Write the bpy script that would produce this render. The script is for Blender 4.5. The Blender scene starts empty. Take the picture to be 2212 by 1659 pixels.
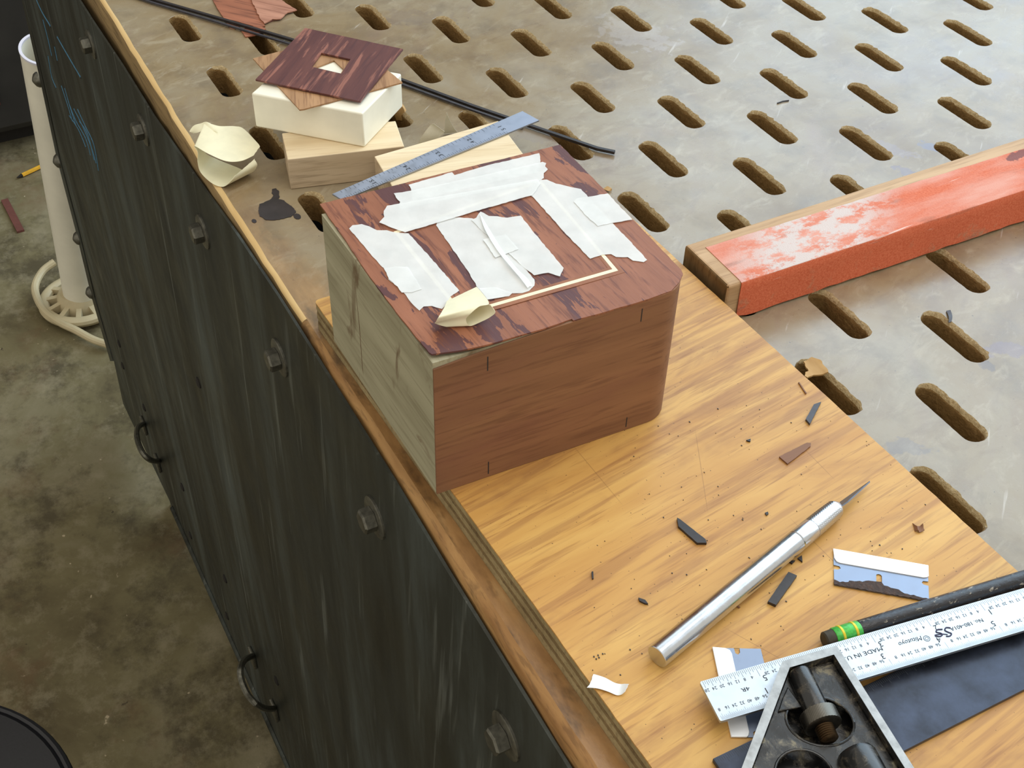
import bpy, bmesh, math, random
from mathutils import Vector, Matrix, noise
from mathutils.geometry import delaunay_2d_cdt

SC = bpy.context.scene
COL = SC.collection
random.seed(7)
BH = 850.0            # bench top above the floor, millimetres; everything below is laid out in mm from the bench top

# ------------------------------------------------------------------ camera
CAMP = (635.81, -517.04, 403.45)
R0 = Vector((0.47760093288415617, 0.8782595915665679, 0.02361014039579834))
R1 = Vector((0.606279152081513, -0.31000956522035583, -0.7323384867827222))
R2 = Vector((-0.6358639309313789, 0.36407988037408934, -0.680531338034688))
FPX = 2637.71
cam = bpy.data.cameras.new('camera')
cam.sensor_width = 36.0
cam.lens = FPX * 36.0 / 2212.0
cam.clip_start = 0.01
cam.clip_end = 60
cam_o = bpy.data.objects.new('camera', cam)
COL.objects.link(cam_o)
M = Matrix((( R0.x, -R1.x, -R2.x, CAMP[0]/1000), (R0.y, -R1.y, -R2.y, CAMP[1]/1000), (R0.z, -R1.z, -R2.z, (CAMP[2]+BH)/1000), (0, 0, 0, 1)))
cam_o.matrix_world = M
SC.camera = cam_o

# ------------------------------------------------------------------ light and exposure
SC.view_settings.view_transform = 'Standard'
SC.view_settings.look = 'None'
SC.view_settings.gamma = 1.0
SC.view_settings.use_curve_mapping = False
SC.view_settings.exposure = 0.0
w = bpy.data.worlds.new('world')
SC.world = w
w.use_nodes = True
w.node_tree.nodes['Background'].inputs[0].default_value = (1.0, 0.94, 0.82, 1)
w.node_tree.nodes['Background'].inputs[1].default_value = 0.80

def area(name, loc, target, sx, sy, power, color):
    l = bpy.data.lights.new(name, 'AREA')
    l.shape = 'RECTANGLE'
    l.size, l.size_y, l.energy, l.color = sx, sy, power, color
    o = bpy.data.objects.new(name, l)
    COL.objects.link(o)
    o.location = loc
    d = Vector(target) - Vector(loc)
    o.rotation_euler = d.to_track_quat('-Z', 'Y').to_euler()
    return o
area('open_door_daylight', (-0.6, 2.4, 2.35), (0.1, 0.0, 0.85), 4.2, 3.0, 126, (0.60, 0.81, 1.0))
area('overhead_fill', (0.5, 0.1, 3.4), (0.3, -0.1, 0.85), 2.2, 1.4, 20, (0.97, 0.97, 0.95))  # weak neutral fill lamp added overhead, out of view

# ------------------------------------------------------------------ where a sight line meets a level or upright plane (mm)
CV = Vector(CAMP)
def ray(px, py):
    return R0 * ((px - 1106) / FPX) + R1 * ((py - 829.5) / FPX) + R2
def at(px, py, z):
    d = ray(px, py)
    return CV + d * ((z - CV.z) / d.z)
def at_y(px, py, y):
    d = ray(px, py)
    return CV + d * ((y - CV.y) / d.y)
def crop(ox, oy, s):
    return lambda pts: [(ox + s * p[0], oy + s * p[1]) + tuple(p[2:]) for p in pts]
cA = crop(680, 220, 0.36166)      # the taped box
cB = crop(1240, 820, 0.3496)      # knife and chips
cC = crop(1500, 1340, 0.1923)     # square head
cD = crop(1760, 1180, 0.205)      # square blade
cE = crop(320, 0, 0.27125)        # block stack
cF = crop(1440, 260, 0.3858)      # sanding block
cG = crop(1480, 1060, 0.3611)
cH = crop(930, 560, 0.09042)      # tape loop
cI = crop(1250, 1380, 0.09042)
def lay(pts, z):
    return [at(p[0], p[1], z).xy for p in pts]

# ------------------------------------------------------------------ objects
WL = {}
def thing(name, label, cat, loc, group=None):
    o = bpy.data.objects.new(name, None)
    o.empty_display_size = 0.02
    COL.objects.link(o)
    WL[o] = Vector(loc)
    o.location = (loc[0]/1000, loc[1]/1000, (loc[2]+BH)/1000)
    tag(o, label, cat, group)
    return o
def tag(o, label=None, cat=None, group=None, kind=None):
    if label: o['label'] = label
    if cat: o['category'] = cat
    if group: o['group'] = group
    if kind: o['kind'] = kind
    return o
def mk(name, verts, faces, mats, parent=None, smooth=False, idx=None, sharp=35, recalc=True):
    if not isinstance(mats, (list, tuple)): mats = [mats]
    verts = [Vector(v) for v in verts]
    if parent is not None:
        org = WL[parent]
    else:
        lo = [min(v[i] for v in verts) for i in range(3)]; hi = [max(v[i] for v in verts) for i in range(3)]
        org = Vector(((lo[0]+hi[0])/2, (lo[1]+hi[1])/2, lo[2]))
    me = bpy.data.meshes.new(name)
    me.from_pydata([tuple((v - org) / 1000) for v in verts], [], faces)
    for m in mats: me.materials.append(m)
    if idx: me.polygons.foreach_set('material_index', idx)
    if recalc:
        bm = bmesh.new(); bm.from_mesh(me)
        bmesh.ops.recalc_face_normals(bm, faces=bm.faces)
        bm.to_mesh(me); bm.free()
    if smooth:
        me.polygons.foreach_set('use_smooth', [True] * len(me.polygons))
        me.set_sharp_from_angle(angle=math.radians(sharp))
    me.update()
    o = bpy.data.objects.new(name, me)
    COL.objects.link(o)
    WL[o] = org
    if parent is not None:
        o.parent = parent
    else:
        o.location = (org[0]/1000, org[1]/1000, (org[2]+BH)/1000)
    return o

def inside(p, poly):
    x, y = p; c = False; n = len(poly); j = n - 1
    for i in range(n):
        xi, yi = poly[i]; xj, yj = poly[j]
        if (yi > y) != (yj > y) and x < (xj - xi) * (y - yi) / (yj - yi) + xi: c = not c
        j = i
    return c
def triangulate(outer, holes=(), step=None):
    pts = [Vector((p[0], p[1])) for p in outer]; edges = [(i, (i + 1) % len(outer)) for i in range(len(outer))]
    for h in holes:
        b = len(pts); pts += [Vector((p[0], p[1])) for p in h]
        edges += [(b + i, b + (i + 1) % len(h)) for i in range(len(h))]
    if step:
        xs = [p[0] for p in outer]; ys = [p[1] for p in outer]
        x = min(xs) + step * 0.5; k = 0
        while x < max(xs):
            y = min(ys) + step * (0.5 if k % 2 else 0.1)
            while y < max(ys):
                q = (x + random.uniform(-.1, .1) * step, y + random.uniform(-.1, .1) * step)
                if inside(q, outer) and not any(inside(q, h) for h in holes): pts.append(Vector(q))
                y += step
            x += step; k += 1
    V, E_, F, *_ = delaunay_2d_cdt(pts, edges, [], 0, 1e-4)
    boxes = [(min(p[0] for p in h), max(p[0] for p in h), min(p[1] for p in h), max(p[1] for p in h), h) for h in holes]
    out = []
    for f in F:
        c = (V[f[0]] + V[f[1]] + V[f[2]]) / 3
        if abs((V[f[1]]-V[f[0]]).cross(V[f[2]]-V[f[0]])) < 1e-6: continue
        if not inside(c, outer): continue
        if any(b[0] < c.x < b[1] and b[2] < c.y < b[3] and inside(c, b[4]) for b in boxes): continue
        out.append(tuple(f))
    return V, out
def sheet_geo(outer, z, thick, holes=(), step=None, zf=None):
    V, F = triangulate(outer, holes, step)
    n = len(V)
    zz = [(zf(v.x, v.y) if zf else 0.0) + z for v in V]
    verts = [(v.x, v.y, zz[i]) for i, v in enumerate(V)] + [(v.x, v.y, zz[i] - thick) for i, v in enumerate(V)]
    faces = list(F) + [tuple(i + n for i in reversed(f)) for f in F]
    cnt = {}
    for f in F:
        for a, b in ((f[0], f[1]), (f[1], f[2]), (f[2], f[0])): cnt[(a, b)] = 1
    for (a, b) in cnt:
        if (b, a) not in cnt: faces.append((b, a, a + n, b + n))
    return verts, faces
def sheet(name, outer, z, thick, mat, parent=None, holes=(), step=None, zf=None, smooth=False):
    v, f = sheet_geo(outer, z, thick, holes, step, zf)
    return mk(name, v, f, mat, parent, smooth, sharp=50)
def bevel(o, wmm, seg=2):
    m = o.modifiers.new('b', 'BEVEL'); m.width = wmm / 1000; m.segments = seg; m.limit_method = 'ANGLE'; m.angle_limit = math.radians(40)
    return o
def rough_edge(pts, amp=0.25, step=1.2, closed=True):
    out = []; n = len(pts)
    for i in range(n if closed else n - 1):
        a = Vector(pts[i]); b = Vector(pts[(i + 1) % n]); L = (b - a).length; k = max(1, int(L / step))
        nrm = Vector((-(b - a).y, (b - a).x)) / max(L, 1e-6)
        for j in range(k):
            t = j / k
            out.append(a.lerp(b, t) + (nrm * random.uniform(-amp, amp) if j else Vector((0, 0))))
    return out
def frame_of(axis):
    w_ = axis.normalized(); u = w_.orthogonal().normalized()
    return u, w_.cross(u), w_
def lathe_geo(p0, p1, prof, seg=32, rf=None, u0=None, caps=True):
    p0 = Vector(p0); p1 = Vector(p1); w_ = (p1 - p0).normalized()
    u = (u0 - w_ * u0.dot(w_)).normalized() if u0 is not None else frame_of(w_)[0]
    v = w_.cross(u)
    verts = []; faces = []
    for k, (t, r) in enumerate(prof):
        for i in range(seg):
            th = 2 * math.pi * i / seg
            rr = r + (rf(th, t, r) if rf else 0)
            verts.append(p0 + w_ * t + (u * math.cos(th) + v * math.sin(th)) * rr)
    for k in range(len(prof) - 1):
        for i in range(seg):
            j = (i + 1) % seg
            faces.append((k*seg + i, k*seg + j, (k+1)*seg + j, (k+1)*seg + i))
    if caps:
        faces.append(tuple(reversed(range(seg)))); b = (len(prof) - 1) * seg; faces.append(tuple(range(b, b + seg)))
    return verts, faces
def lathe(name, p0, p1, prof, mat, parent=None, seg=32, rf=None, smooth=True, u0=None):
    v, f = lathe_geo(p0, p1, prof, seg, rf, u0)
    return mk(name, v, f, mat, parent, smooth)
def tube_geo(path, r, seg=8):
    path = [Vector(p) for p in path]; verts = []; faces = []; u = None
    for i, p in enumerate(path):
        t = (path[min(i + 1, len(path) - 1)] - path[max(i - 1, 0)]).normalized()
        if u is None: u = t.orthogonal().normalized()
        u = (u - t * u.dot(t)).normalized(); v = t.cross(u)
        rr = r[i] if isinstance(r, (list, tuple)) else r
        for k in range(seg):
            a = 2 * math.pi * k / seg
            verts.append(p + (u * math.cos(a) + v * math.sin(a)) * rr)
    for i in range(len(path) - 1):
        for k in range(seg):
            j = (k + 1) % seg
            faces.append((i*seg + k, i*seg + j, (i+1)*seg + j, (i+1)*seg + k))
    faces.append(tuple(reversed(range(seg)))); b = (len(path) - 1) * seg; faces.append(tuple(range(b, b + seg)))
    return verts, faces
def spline(pts, n=8):
    P = [Vector(p) for p in pts]; out = []
    for i in range(len(P) - 1):
        a, b, c, d = P[max(i-1, 0)], P[i], P[i+1], P[min(i+2, len(P)-1)]
        for k in range(n):
            t = k / n
            out.append(0.5 * ((2*b) + (c - a)*t + (2*a - 5*b + 4*c - d)*t*t + (3*b - a - 3*c + d)*t**3))
    out.append(P[-1]); return out
def ribbon_geo(rows, thick=0.18, nu=10, nv=6, jag=0.0, bow=None):
    """rows: pairs of 3-D edge points; a smooth band with thickness"""
    A = spline([r[0] for r in rows], nv); B = spline([r[1] for r in rows], nv)
    m = len(A); top = []
    for i in range(m):
        for j in range(nu + 1):
            t = j / nu
            p = A[i].lerp(B[i], t)
            if jag and i in (0, m - 1):
                dirv = (A[1] - A[0]) if i == 0 else (A[-1] - A[-2])
                p = p + dirv.normalized() * random.uniform(-jag, jag)
            top.append(p)
    nor = []
    for i in range(m):
        for j in range(nu + 1):
            du = top[i*(nu+1) + min(j+1, nu)] - top[i*(nu+1) + max(j-1, 0)]
            dv = top[min(i+1, m-1)*(nu+1) + j] - top[max(i-1, 0)*(nu+1) + j]
            c = du.cross(dv); nor.append(c.normalized() if c.length > 1e-9 else Vector((0, 0, 1)))
    N = len(top)
    verts = [p + nor[i]*thick*0.5 for i, p in enumerate(top)] + [p - nor[i]*thick*0.5 for i, p in enumerate(top)]
    q = lambda i, j: i*(nu+1) + j
    faces = []
    for i in range(m - 1):
        for j in range(nu):
            f = (q(i, j), q(i, j+1), q(i+1, j+1), q(i+1, j))
            faces.append(f); faces.append(tuple(k + N for k in reversed(f)))
    def side(a, b): faces.append((b, a, a + N, b + N))
    for j in range(nu):
        side(q(0, j), q(0, j+1)); side(q(m-1, j+1), q(m-1, j))
    for i in range(m - 1):
        side(q(i+1, 0), q(i, 0)); side(q(i, nu), q(i+1, nu))
    return verts, faces
def ribbon(name, rows, mat, parent=None, **k):
    v, f = ribbon_geo(rows, **k)
    return mk(name, v, f, mat, parent, True, sharp=60)
def join(parts):
    V = []; F = []
    for v, f in parts:
        b = len(V); V += list(v); F += [tuple(i + b for i in q) for q in f]
    return V, F
def box_geo(x0, x1, y0, y1, z0, z1):
    v = [(x0,y0,z0),(x1,y0,z0),(x1,y1,z0),(x0,y1,z0),(x0,y0,z1),(x1,y0,z1),(x1,y1,z1),(x0,y1,z1)]
    return v, [(3,2,1,0),(4,5,6,7),(0,1,5,4),(1,2,6,5),(2,3,7,6),(3,0,4,7)]
def prism_geo(poly, z0, z1):
    n = len(poly)
    v = [(p[0], p[1], z0) for p in poly] + [(p[0], p[1], z1) for p in poly]
    f = [tuple(reversed(range(n))), tuple(range(n, 2*n))] + [(i, (i+1) % n, (i+1) % n + n, i + n) for i in range(n)]
    return v, f
_txt = {}
def text_geo(s, size, O, u, v, n, h=0.05, align='CENTER', shear=0.0, wide=1.0):
    """raised lettering: O anchor, u reading direction, v up, n outwards (mm)"""
    if s not in _txt:
        cu = bpy.data.curves.new('lettering', 'FONT'); cu.body = s; cu.size = 1.0; cu.resolution_u = 2
        ob = bpy.data.objects.new('lettering', cu); COL.objects.link(ob)
        dg = bpy.context.evaluated_depsgraph_get(); me = bpy.data.meshes.new_from_object(ob.evaluated_get(dg))
        _txt[s] = ([tuple(p.co) for p in me.vertices], [tuple(p.vertices) for p in me.polygons])
        bpy.data.objects.remove(ob); bpy.data.curves.remove(cu); bpy.data.meshes.remove(me)
    V, F = _txt[s]
    if not V: return [], []
    x0 = min(p[0] for p in V); x1 = max(p[0] for p in V)
    off = (x0 + x1) / 2 if align == 'CENTER' else x0
    k = size / 0.7
    return [O + u*((p[0] - off)*k*wide + shear*p[1]*k) + v*(p[1]*k) + n*h for p in V], list(F)
def bar_geo(O, u, v, n, a0, a1, b0, b1, h=0.05):
    return [O + u*a0 + v*b0 + n*h, O + u*a1 + v*b0 + n*h, O + u*a1 + v*b1 + n*h, O + u*a0 + v*b1 + n*h], [(0, 1, 2, 3)]

# ------------------------------------------------------------------ materials
def srgb(r, g, b):
    f = lambda c: (c/255/12.92) if c/255 <= 0.04045 else ((c/255 + 0.055)/1.055)**2.4
    return (f(r), f(g), f(b), 1)
class G:
    def __init__(s, name, rough=0.5, metal=0.0, spec=0.5, color=(0.5, 0.5, 0.5, 1)):
        s.m = bpy.data.materials.new(name); s.m.use_nodes = True; s.t = s.m.node_tree
        s.p = s.t.nodes['Principled BSDF']
        s.p.inputs['Roughness'].default_value = rough; s.p.inputs['Metallic'].default_value = metal
        s.p.inputs['Specular IOR Level'].default_value = spec; s.p.inputs['Base Color'].default_value = color
        s.tc = s.t.nodes.new('ShaderNodeTexCoord')
    def link(s, a, b): s.t.links.new(a, b)
    def put(s, sock, val):
        if hasattr(val, 'is_output'): s.link(val, sock)
        else: sock.default_value = val
    def coord(s, scale=(1, 1, 1), rz=0.0, loc=(0, 0, 0), rx=0.0, ry=0.0):
        n = s.t.nodes.new('ShaderNodeMapping'); n.vector_type = 'TEXTURE'
        n.inputs['Rotation'].default_value = (rx, ry, rz); n.inputs['Scale'].default_value = tuple(1/k for k in scale); n.inputs['Location'].default_value = loc
        s.link(s.tc.outputs['Object'], n.inputs['Vector']); return n.outputs[0]
    def noise(s, vec, scale=5, detail=4, rough=0.55, dist=0.0):
        n = s.t.nodes.new('ShaderNodeTexNoise'); s.link(vec, n.inputs['Vector'])
        n.inputs['Scale'].default_value = scale; n.inputs['Detail'].default_value = detail
        n.inputs['Roughness'].default_value = rough; n.inputs['Distortion'].default_value = dist
        return n.outputs['Fac']
    def voro(s, vec, scale):
        n = s.t.nodes.new('ShaderNodeTexVoronoi'); s.link(vec, n.inputs['Vector']); n.inputs['Scale'].default_value = scale
        return n.outputs['Distance']
    def wave(s, vec, scale=5, dist=2, detail=2, dscale=1, d='X'):
        n = s.t.nodes.new('ShaderNodeTexWave'); s.link(vec, n.inputs['Vector']); n.bands_direction = d
        n.inputs['Scale'].default_value = scale; n.inputs['Distortion'].default_value = dist; n.inputs['Detail'].default_value = detail; n.inputs['Detail Scale'].default_value = dscale
        return n.outputs['Fac']
    def ramp(s, fac, stops):
        n = s.t.nodes.new('ShaderNodeValToRGB'); s.put(n.inputs[0], fac); e = n.color_ramp.elements
        while len(e) < len(stops): e.new(0.5)
        for i, (p, c) in enumerate(stops):
            e[i].position = p; e[i].color = c if isinstance(c, (tuple, list)) else (c, c, c, 1)
        return n.outputs[0]
    def mix(s, fac, a, b, mode='MIX'):
        n = s.t.nodes.new('ShaderNodeMix'); n.data_type = 'RGBA'; n.blend_type = mode
        s.put(n.inputs[0], fac); s.put(n.inputs[6], a); s.put(n.inputs[7], b); return n.outputs[2]
    def math(s, op, a, b=0.0, c=0.0, clamp=False):
        n = s.t.nodes.new('ShaderNodeMath'); n.operation = op; n.use_clamp = clamp
        s.put(n.inputs[0], a); s.put(n.inputs[1], b); s.put(n.inputs[2], c); return n.outputs[0]
    def xyz(s):
        n = s.t.nodes.new('ShaderNodeSeparateXYZ'); s.link(s.tc.outputs['Object'], n.inputs[0]); return n.outputs
    def blob(s, cx, cy, rx, ry, rz=0.0, ragged=0.5, nscale=60):
        """a stain with its own place: 1 inside, 0 outside, ragged rim (metres, object space)"""
        v = s.coord((1/rx, 1/ry, 0.0001), rz, (cx, cy, 0))
        n = s.t.nodes.new('ShaderNodeVectorMath'); n.operation = 'LENGTH'; s.link(v, n.inputs[0])
        k = s.noise(s.tc.outputs['Object'], nscale, 4)
        d = s.math('ADD', n.outputs['Value'], s.math('MULTIPLY', s.math('SUBTRACT', k, 0.5), ragged * 3))
        return s.ramp(d, [(0.75, 1.0), (1.0, 0.0)])
    def color(s, c): s.put(s.p.inputs['Base Color'], c); return s
    def rough(s, c): s.put(s.p.inputs['Roughness'], c); return s
    def bump(s, h, strength=0.3, dist=0.0005):
        n = s.t.nodes.new('ShaderNodeBump'); n.inputs['Strength'].default_value = strength; n.inputs['Distance'].default_value = dist
        s.put(n.inputs['Height'], h); s.link(n.outputs[0], s.p.inputs['Normal']); return s
def plain(name, rgb, rough=0.5, metal=0.0, var=0.12, scale=120, bump=0.0, spec=0.5):
    g = G(name, rough, metal, spec)
    n = g.noise(g.tc.outputs['Object'], scale, 4)
    c = srgb(*rgb); lo = tuple(x*(1-var) for x in c[:3]) + (1,); hi = tuple(min(1, x*(1+var)) for x in c[:3]) + (1,)
    g.color(g.ramp(n, [(0.3, lo), (0.7, hi)]))
    if bump: g.bump(n, bump, 0.0004)
    return g.m
def wood(name, c_lo, c_hi, along='Y', rz=0.0, scale=1.0, rough=0.5, pore=None, pore_amt=0.4, stretch=12, bump=0.15, patch=None, patch_scale=9, patch_t=(0.52, 0.56), patch_stretch=5, spec=0.4):
    g = G(name, rough, 0.0, spec)
    def sc(st): return {'X': (1/st, 1, 1), 'Y': (1, 1/st, 1), 'Z': (1, 1, 1/st)}[along]
    v = g.coord(sc(stretch), rz)
    n1 = g.noise(v, 70*scale, 5, 0.6, 0.4)
    col = g.ramp(n1, [(0.3, srgb(*c_lo)), (0.68, srgb(*c_hi))])
    if patch:
        vp = g.coord(sc(patch_stretch), rz, (0.013, 0.02, 0))
        n3 = g.noise(vp, patch_scale*10, 5, 0.62, 0.8)
        col = g.mix(g.ramp(n3, [(patch_t[0], 0.0), (patch_t[1], 1.0)]), col, srgb(*patch))
    v2 = g.coord(sc(stretch*1.6), rz)
    n2 = g.noise(v2, 520*scale, 3, 0.6)
    if pore: col = g.mix(g.math('MULTIPLY', g.ramp(n2, [(0.52, 0.0), (0.66, 1.0)]), pore_amt), col, srgb(*pore))
    g.color(col); g.bump(n2, bump, 0.0003)
    return g.m

# bench top: worn waxed board, tan grey, with its own stains and a painted bluish sheen; raw amber along the front edge
g = G('worn_bench_top', 0.42, 0, 0.8)
ob = g.tc.outputs['Object']
base = g.ramp(g.noise(ob, 9, 8, 0.62, 0.6), [(0.30, srgb(122, 100, 68)), (0.48, srgb(146, 128, 98)), (0.66, srgb(152, 140, 118))])
base = g.mix(g.ramp(g.noise(g.coord((1, 0.35, 1), 0.9), 26, 6, 0.65, 0.5), [(0.55, 0.0), (0.75, 0.35)]), base, srgb(136, 112, 108))
base = g.mix(g.ramp(g.noise(ob, 34, 6, 0.6), [(0.50, 0.0), (0.70, 0.6)]), base, srgb(112, 98, 80))
base = g.mix(g.ramp(g.noise(g.coord((1, 0.08, 1), 0.7), 240, 3, 0.5), [(0.70, 0.0), (0.76, 0.5)]), base, srgb(205, 198, 188))
base = g.mix(g.ramp(g.noise(ob, 420, 2, 0.5), [(0.72, 0.0), (0.76, 0.7)]), base, srgb(70, 62, 58))
base = g.mix(g.ramp(g.noise(g.coord((1, 0.5, 1), 0.4, (0.2, 0.1, 0)), 95, 6, 0.7, 0.6), [(0.54, 0.0), (0.70, 0.5)]), base, srgb(178, 166, 142))
base = g.mix(g.ramp(g.noise(g.coord((1, 0.4, 1), 0.2, (0.4, 0.3, 0)), 50, 7, 0.72, 0.8), [(0.52, 0.0), (0.70, 0.5)]), base, srgb(118, 96, 74))
for cx, cy, rx, ry, rz, colr, amt in [
        (0.206, 0.0035, 0.012, 0.006, 0.6, (92, 84, 122), 0.75), (0.178, 0.010, 0.016, 0.007, 0.5, (128, 118, 140), 0.5), (0.187, 0.036, 0.007, 0.005, 0.3, (84, 100, 150), 0.7),
        (0.352, -0.063, 0.016, 0.006, 1.2, (104, 92, 130), 0.6), (0.356, -0.082, 0.005, 0.004, 0, (70, 70, 90), 0.7),
        (0.425, -0.075, 0.016, 0.012, 0.2, (96, 100, 140), 0.6), (0.455, -0.098, 0.022, 0.015, 0.4, (118, 120, 170), 0.5), (0.380, -0.158, 0.010, 0.006, 0.9, (96, 98, 112), 0.6),
        (0.06, -0.18, 0.02, 0.012, 0.4, (122, 112, 122), 0.35), (-0.11, -0.18, 0.03, 0.012, 1.0, (118, 104, 100), 0.45), (-0.02, -0.05, 0.03, 0.02, 0.3, (180, 172, 168), 0.5)]:
    base = g.mix(g.math('MULTIPLY', g.blob(cx, cy, rx, ry, rz, 1.1, 120), amt*0.6), base, srgb(*colr))
xyz = g.xyz()
edge = g.math('ADD', g.math('MULTIPLY', g.math('ADD', xyz[1], 0.348), -70.0), g.math('MULTIPLY', g.math('SUBTRACT', g.noise(ob, 40, 5), 0.5), 2.2), clamp=True)
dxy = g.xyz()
dye_sheen = g.math('MULTIPLY_ADD', g.math('MULTIPLY_ADD', dxy[1], 2.2, g.math('MULTIPLY', dxy[0], 0.5)), 1.0, 0.12, True)  # bluish daylight sheen painted in towards the right, along with dye smears
mix_dye_sheen = g.mix(dye_sheen, base, srgb(122, 126, 152))
base = g.mix(g.ramp(g.noise(g.coord((1, 0.6, 1), 0.5, (0.7, 0.2, 0)), 13, 6, 0.66, 0.7), [(0.44, 0.0), (0.64, 0.6)]), base, mix_dye_sheen)
edge = g.math('MULTIPLY', edge, g.ramp(g.math('MULTIPLY_ADD', xyz[0], 2.2, 0.2), [(0.2, 0.0), (0.75, 1.0)]))
raw = g.ramp(g.noise(g.coord((0.3, 1, 1)), 60, 6, 0.65), [(0.3, srgb(122, 86, 50)), (0.55, srgb(172, 130, 82)), (0.75, srgb(196, 160, 112))])
raw = g.mix(g.ramp(g.noise(g.coord((0.4, 1, 1)), 42, 5, 0.7), [(0.52, 0.0), (0.64, 0.9)]), raw, srgb(88, 66, 44))
base = g.mix(edge, base, raw)
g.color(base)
g.rough(g.ramp(g.noise(ob, 30, 5), [(0.3, 0.20), (0.7, 0.36)]))
g.bump(g.noise(ob, 60, 8, 0.7), 0.07, 0.002)
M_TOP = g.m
g = G('raw_slot_fibre', 0.95, 0, 0.1)
n = g.noise(g.tc.outputs['Object'], 420, 5, 0.7)
g.color(g.mix(g.noise(g.tc.outputs['Object'], 60, 3), g.ramp(n, [(0.3, srgb(124, 97, 58)), (0.6, srgb(166, 135, 88)), (0.78, srgb(196, 168, 118))]), srgb(144, 112, 70)))
g.bump(n, 1.0, 0.002)
M_SLOT = g.m
g = G('frayed_slot_rim', 0.95, 0, 0.1)
n = g.noise(g.tc.outputs['Object'], 700, 4, 0.7)
g.color(g.ramp(n, [(0.3, srgb(164, 138, 98)), (0.55, srgb(198, 175, 134)), (0.75, srgb(220, 204, 170))])); g.bump(n, 1.0, 0.0015)
M_FRAY = g.m
M_EDGE_SIDE = wood('bench_edge_wood', (112, 90, 58), (160, 134, 92), 'X', rough=0.6, pore=(70, 50, 28), pore_amt=0.5, stretch=10, patch=(74, 54, 32), patch_scale=3, patch_t=(0.58, 0.68))
M_EDGE_AMBER = wood('amber_stained_edge', (146, 104, 60), (188, 146, 92), 'X', rough=0.6, stretch=4, pore=(104, 74, 44), pore_amt=0.5, patch=(88, 66, 42), patch_scale=4, patch_t=(0.54, 0.66), patch_stretch=3)
M_EDGE_WORN = wood('worn_bright_edge', (206, 170, 112), (236, 206, 150), 'X', rough=0.55, stretch=8, patch=(120, 90, 52), patch_scale=4, patch_t=(0.62, 0.72))
# sheet steel of the bench front, weathered, streaked top to bottom
g = G('weathered_sheet_steel', 0.52, 0.35, 0.4)
ob = g.tc.outputs['Object']
c = g.ramp(g.noise(g.coord((1, 1, 0.12)), 22, 8, 0.68, 0.3), [(0.30, srgb(40, 41, 36)), (0.5, srgb(60, 62, 56)), (0.70, srgb(84, 91, 88))])
c = g.mix(g.ramp(g.noise(g.coord((1, 1, 0.05), 0, (0, 0, 0), 0, 0.1), 120, 3, 0.6), [(0.62, 0.0), (0.72, 0.6)]), c, srgb(112, 116, 110))
c = g.mix(g.ramp(g.noise(ob, 7, 5, 0.6), [(0.52, 0.0), (0.74, 0.45)]), c, srgb(62, 58, 42))
g.color(c); g.rough(g.ramp(g.noise(ob, 25, 5), [(0.3, 0.42), (0.7, 0.66)])); g.bump(g.noise(g.coord((1, 1, 0.2)), 40, 5), 0.15, 0.001)
M_STEEL = g.m
M_BOLT = plain('dull_bolt_steel', (104, 102, 92), 0.4, 0.7, 0.35, 300)
M_DARK = plain('dark_interior', (34, 30, 26), 0.9)
M_BLUE = plain('blue_crayon', (66, 118, 150), 0.8, 0, 0.2, 400)
# floor
g = G('stained_concrete', 0.75, 0, 0.3)
ob = g.tc.outputs['Object']
c = g.ramp(g.noise(ob, 3.2, 9, 0.66, 0.4), [(0.30, srgb(78, 67, 45)), (0.5, srgb(116, 107, 77)), (0.70, srgb(144, 135, 110))])
c = g.mix(g.ramp(g.noise(ob, 9, 7, 0.72), [(0.48, 0.0), (0.62, 0.75)]), c, srgb(68, 60, 43))
c = g.mix(g.ramp(g.noise(ob, 26, 6, 0.75), [(0.50, 0.0), (0.66, 0.5)]), c, srgb(148, 138, 112))
c = g.mix(g.ramp(g.noise(g.coord((1,1,1), 0, (5, 1, 0)), 6, 6, 0.7), [(0.54, 0.0), (0.7, 0.5)]), c, srgb(108, 78, 54))
c = g.mix(g.ramp(g.noise(ob, 60, 3, 0.6), [(0.70, 0.0), (0.75, 0.8)]), c, srgb(52, 42, 34))
c = g.mix(g.ramp(g.noise(g.coord((1, 1, 1), 0, (3, 2, 0)), 70, 2, 0.5), [(0.74, 0.0), (0.77, 0.7)]), c, srgb(196, 180, 150))
g.color(c); g.bump(g.noise(ob, 40, 6), 0.2, 0.002)
M_FLOOR = g.m
# oak plywood face, open grain along Y
g = G('oak_face_veneer', 0.42, 0, 0.45)
ob = g.tc.outputs['Object']
v = g.coord((1, 0.13, 1), 0.10)
c = g.ramp(g.noise(v, 48, 4, 0.55, 0.9), [(0.34, srgb(196, 144, 74)), (0.52, srgb(207, 158, 85)), (0.7, srgb(218, 173, 97))])
pt = g.noise(g.coord((1, 0.34, 1), 0.16, (0.01, 0.03, 0)), 24, 5, 0.62, 1.1)
fig = g.noise(g.coord((1, 0.10, 1), 0.12), 170, 3, 0.6, 0.6)
c = g.mix(g.math('MULTIPLY', g.ramp(pt, [(0.50, 0.0), (0.62, 0.75)]), g.ramp(fig, [(0.40, 0.8), (0.60, 0.15)])), c, srgb(152, 104, 62))
f2 = g.noise(g.coord((1, 0.045, 1), 0.13, (0.05, 0, 0)), 260, 3, 0.55, 0.3)
c = g.mix(g.ramp(f2, [(0.50, 0.0), (0.62, 0.5)]), c, srgb(158, 108, 62))
pore = g.noise(g.coord((1, 0.05, 1), 0.12), 620, 3, 0.6)
c = g.mix(g.math('MULTIPLY', g.ramp(pore, [(0.56, 0.0), (0.68, 1.0)]), 0.42), c, srgb(142, 90, 48))
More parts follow.
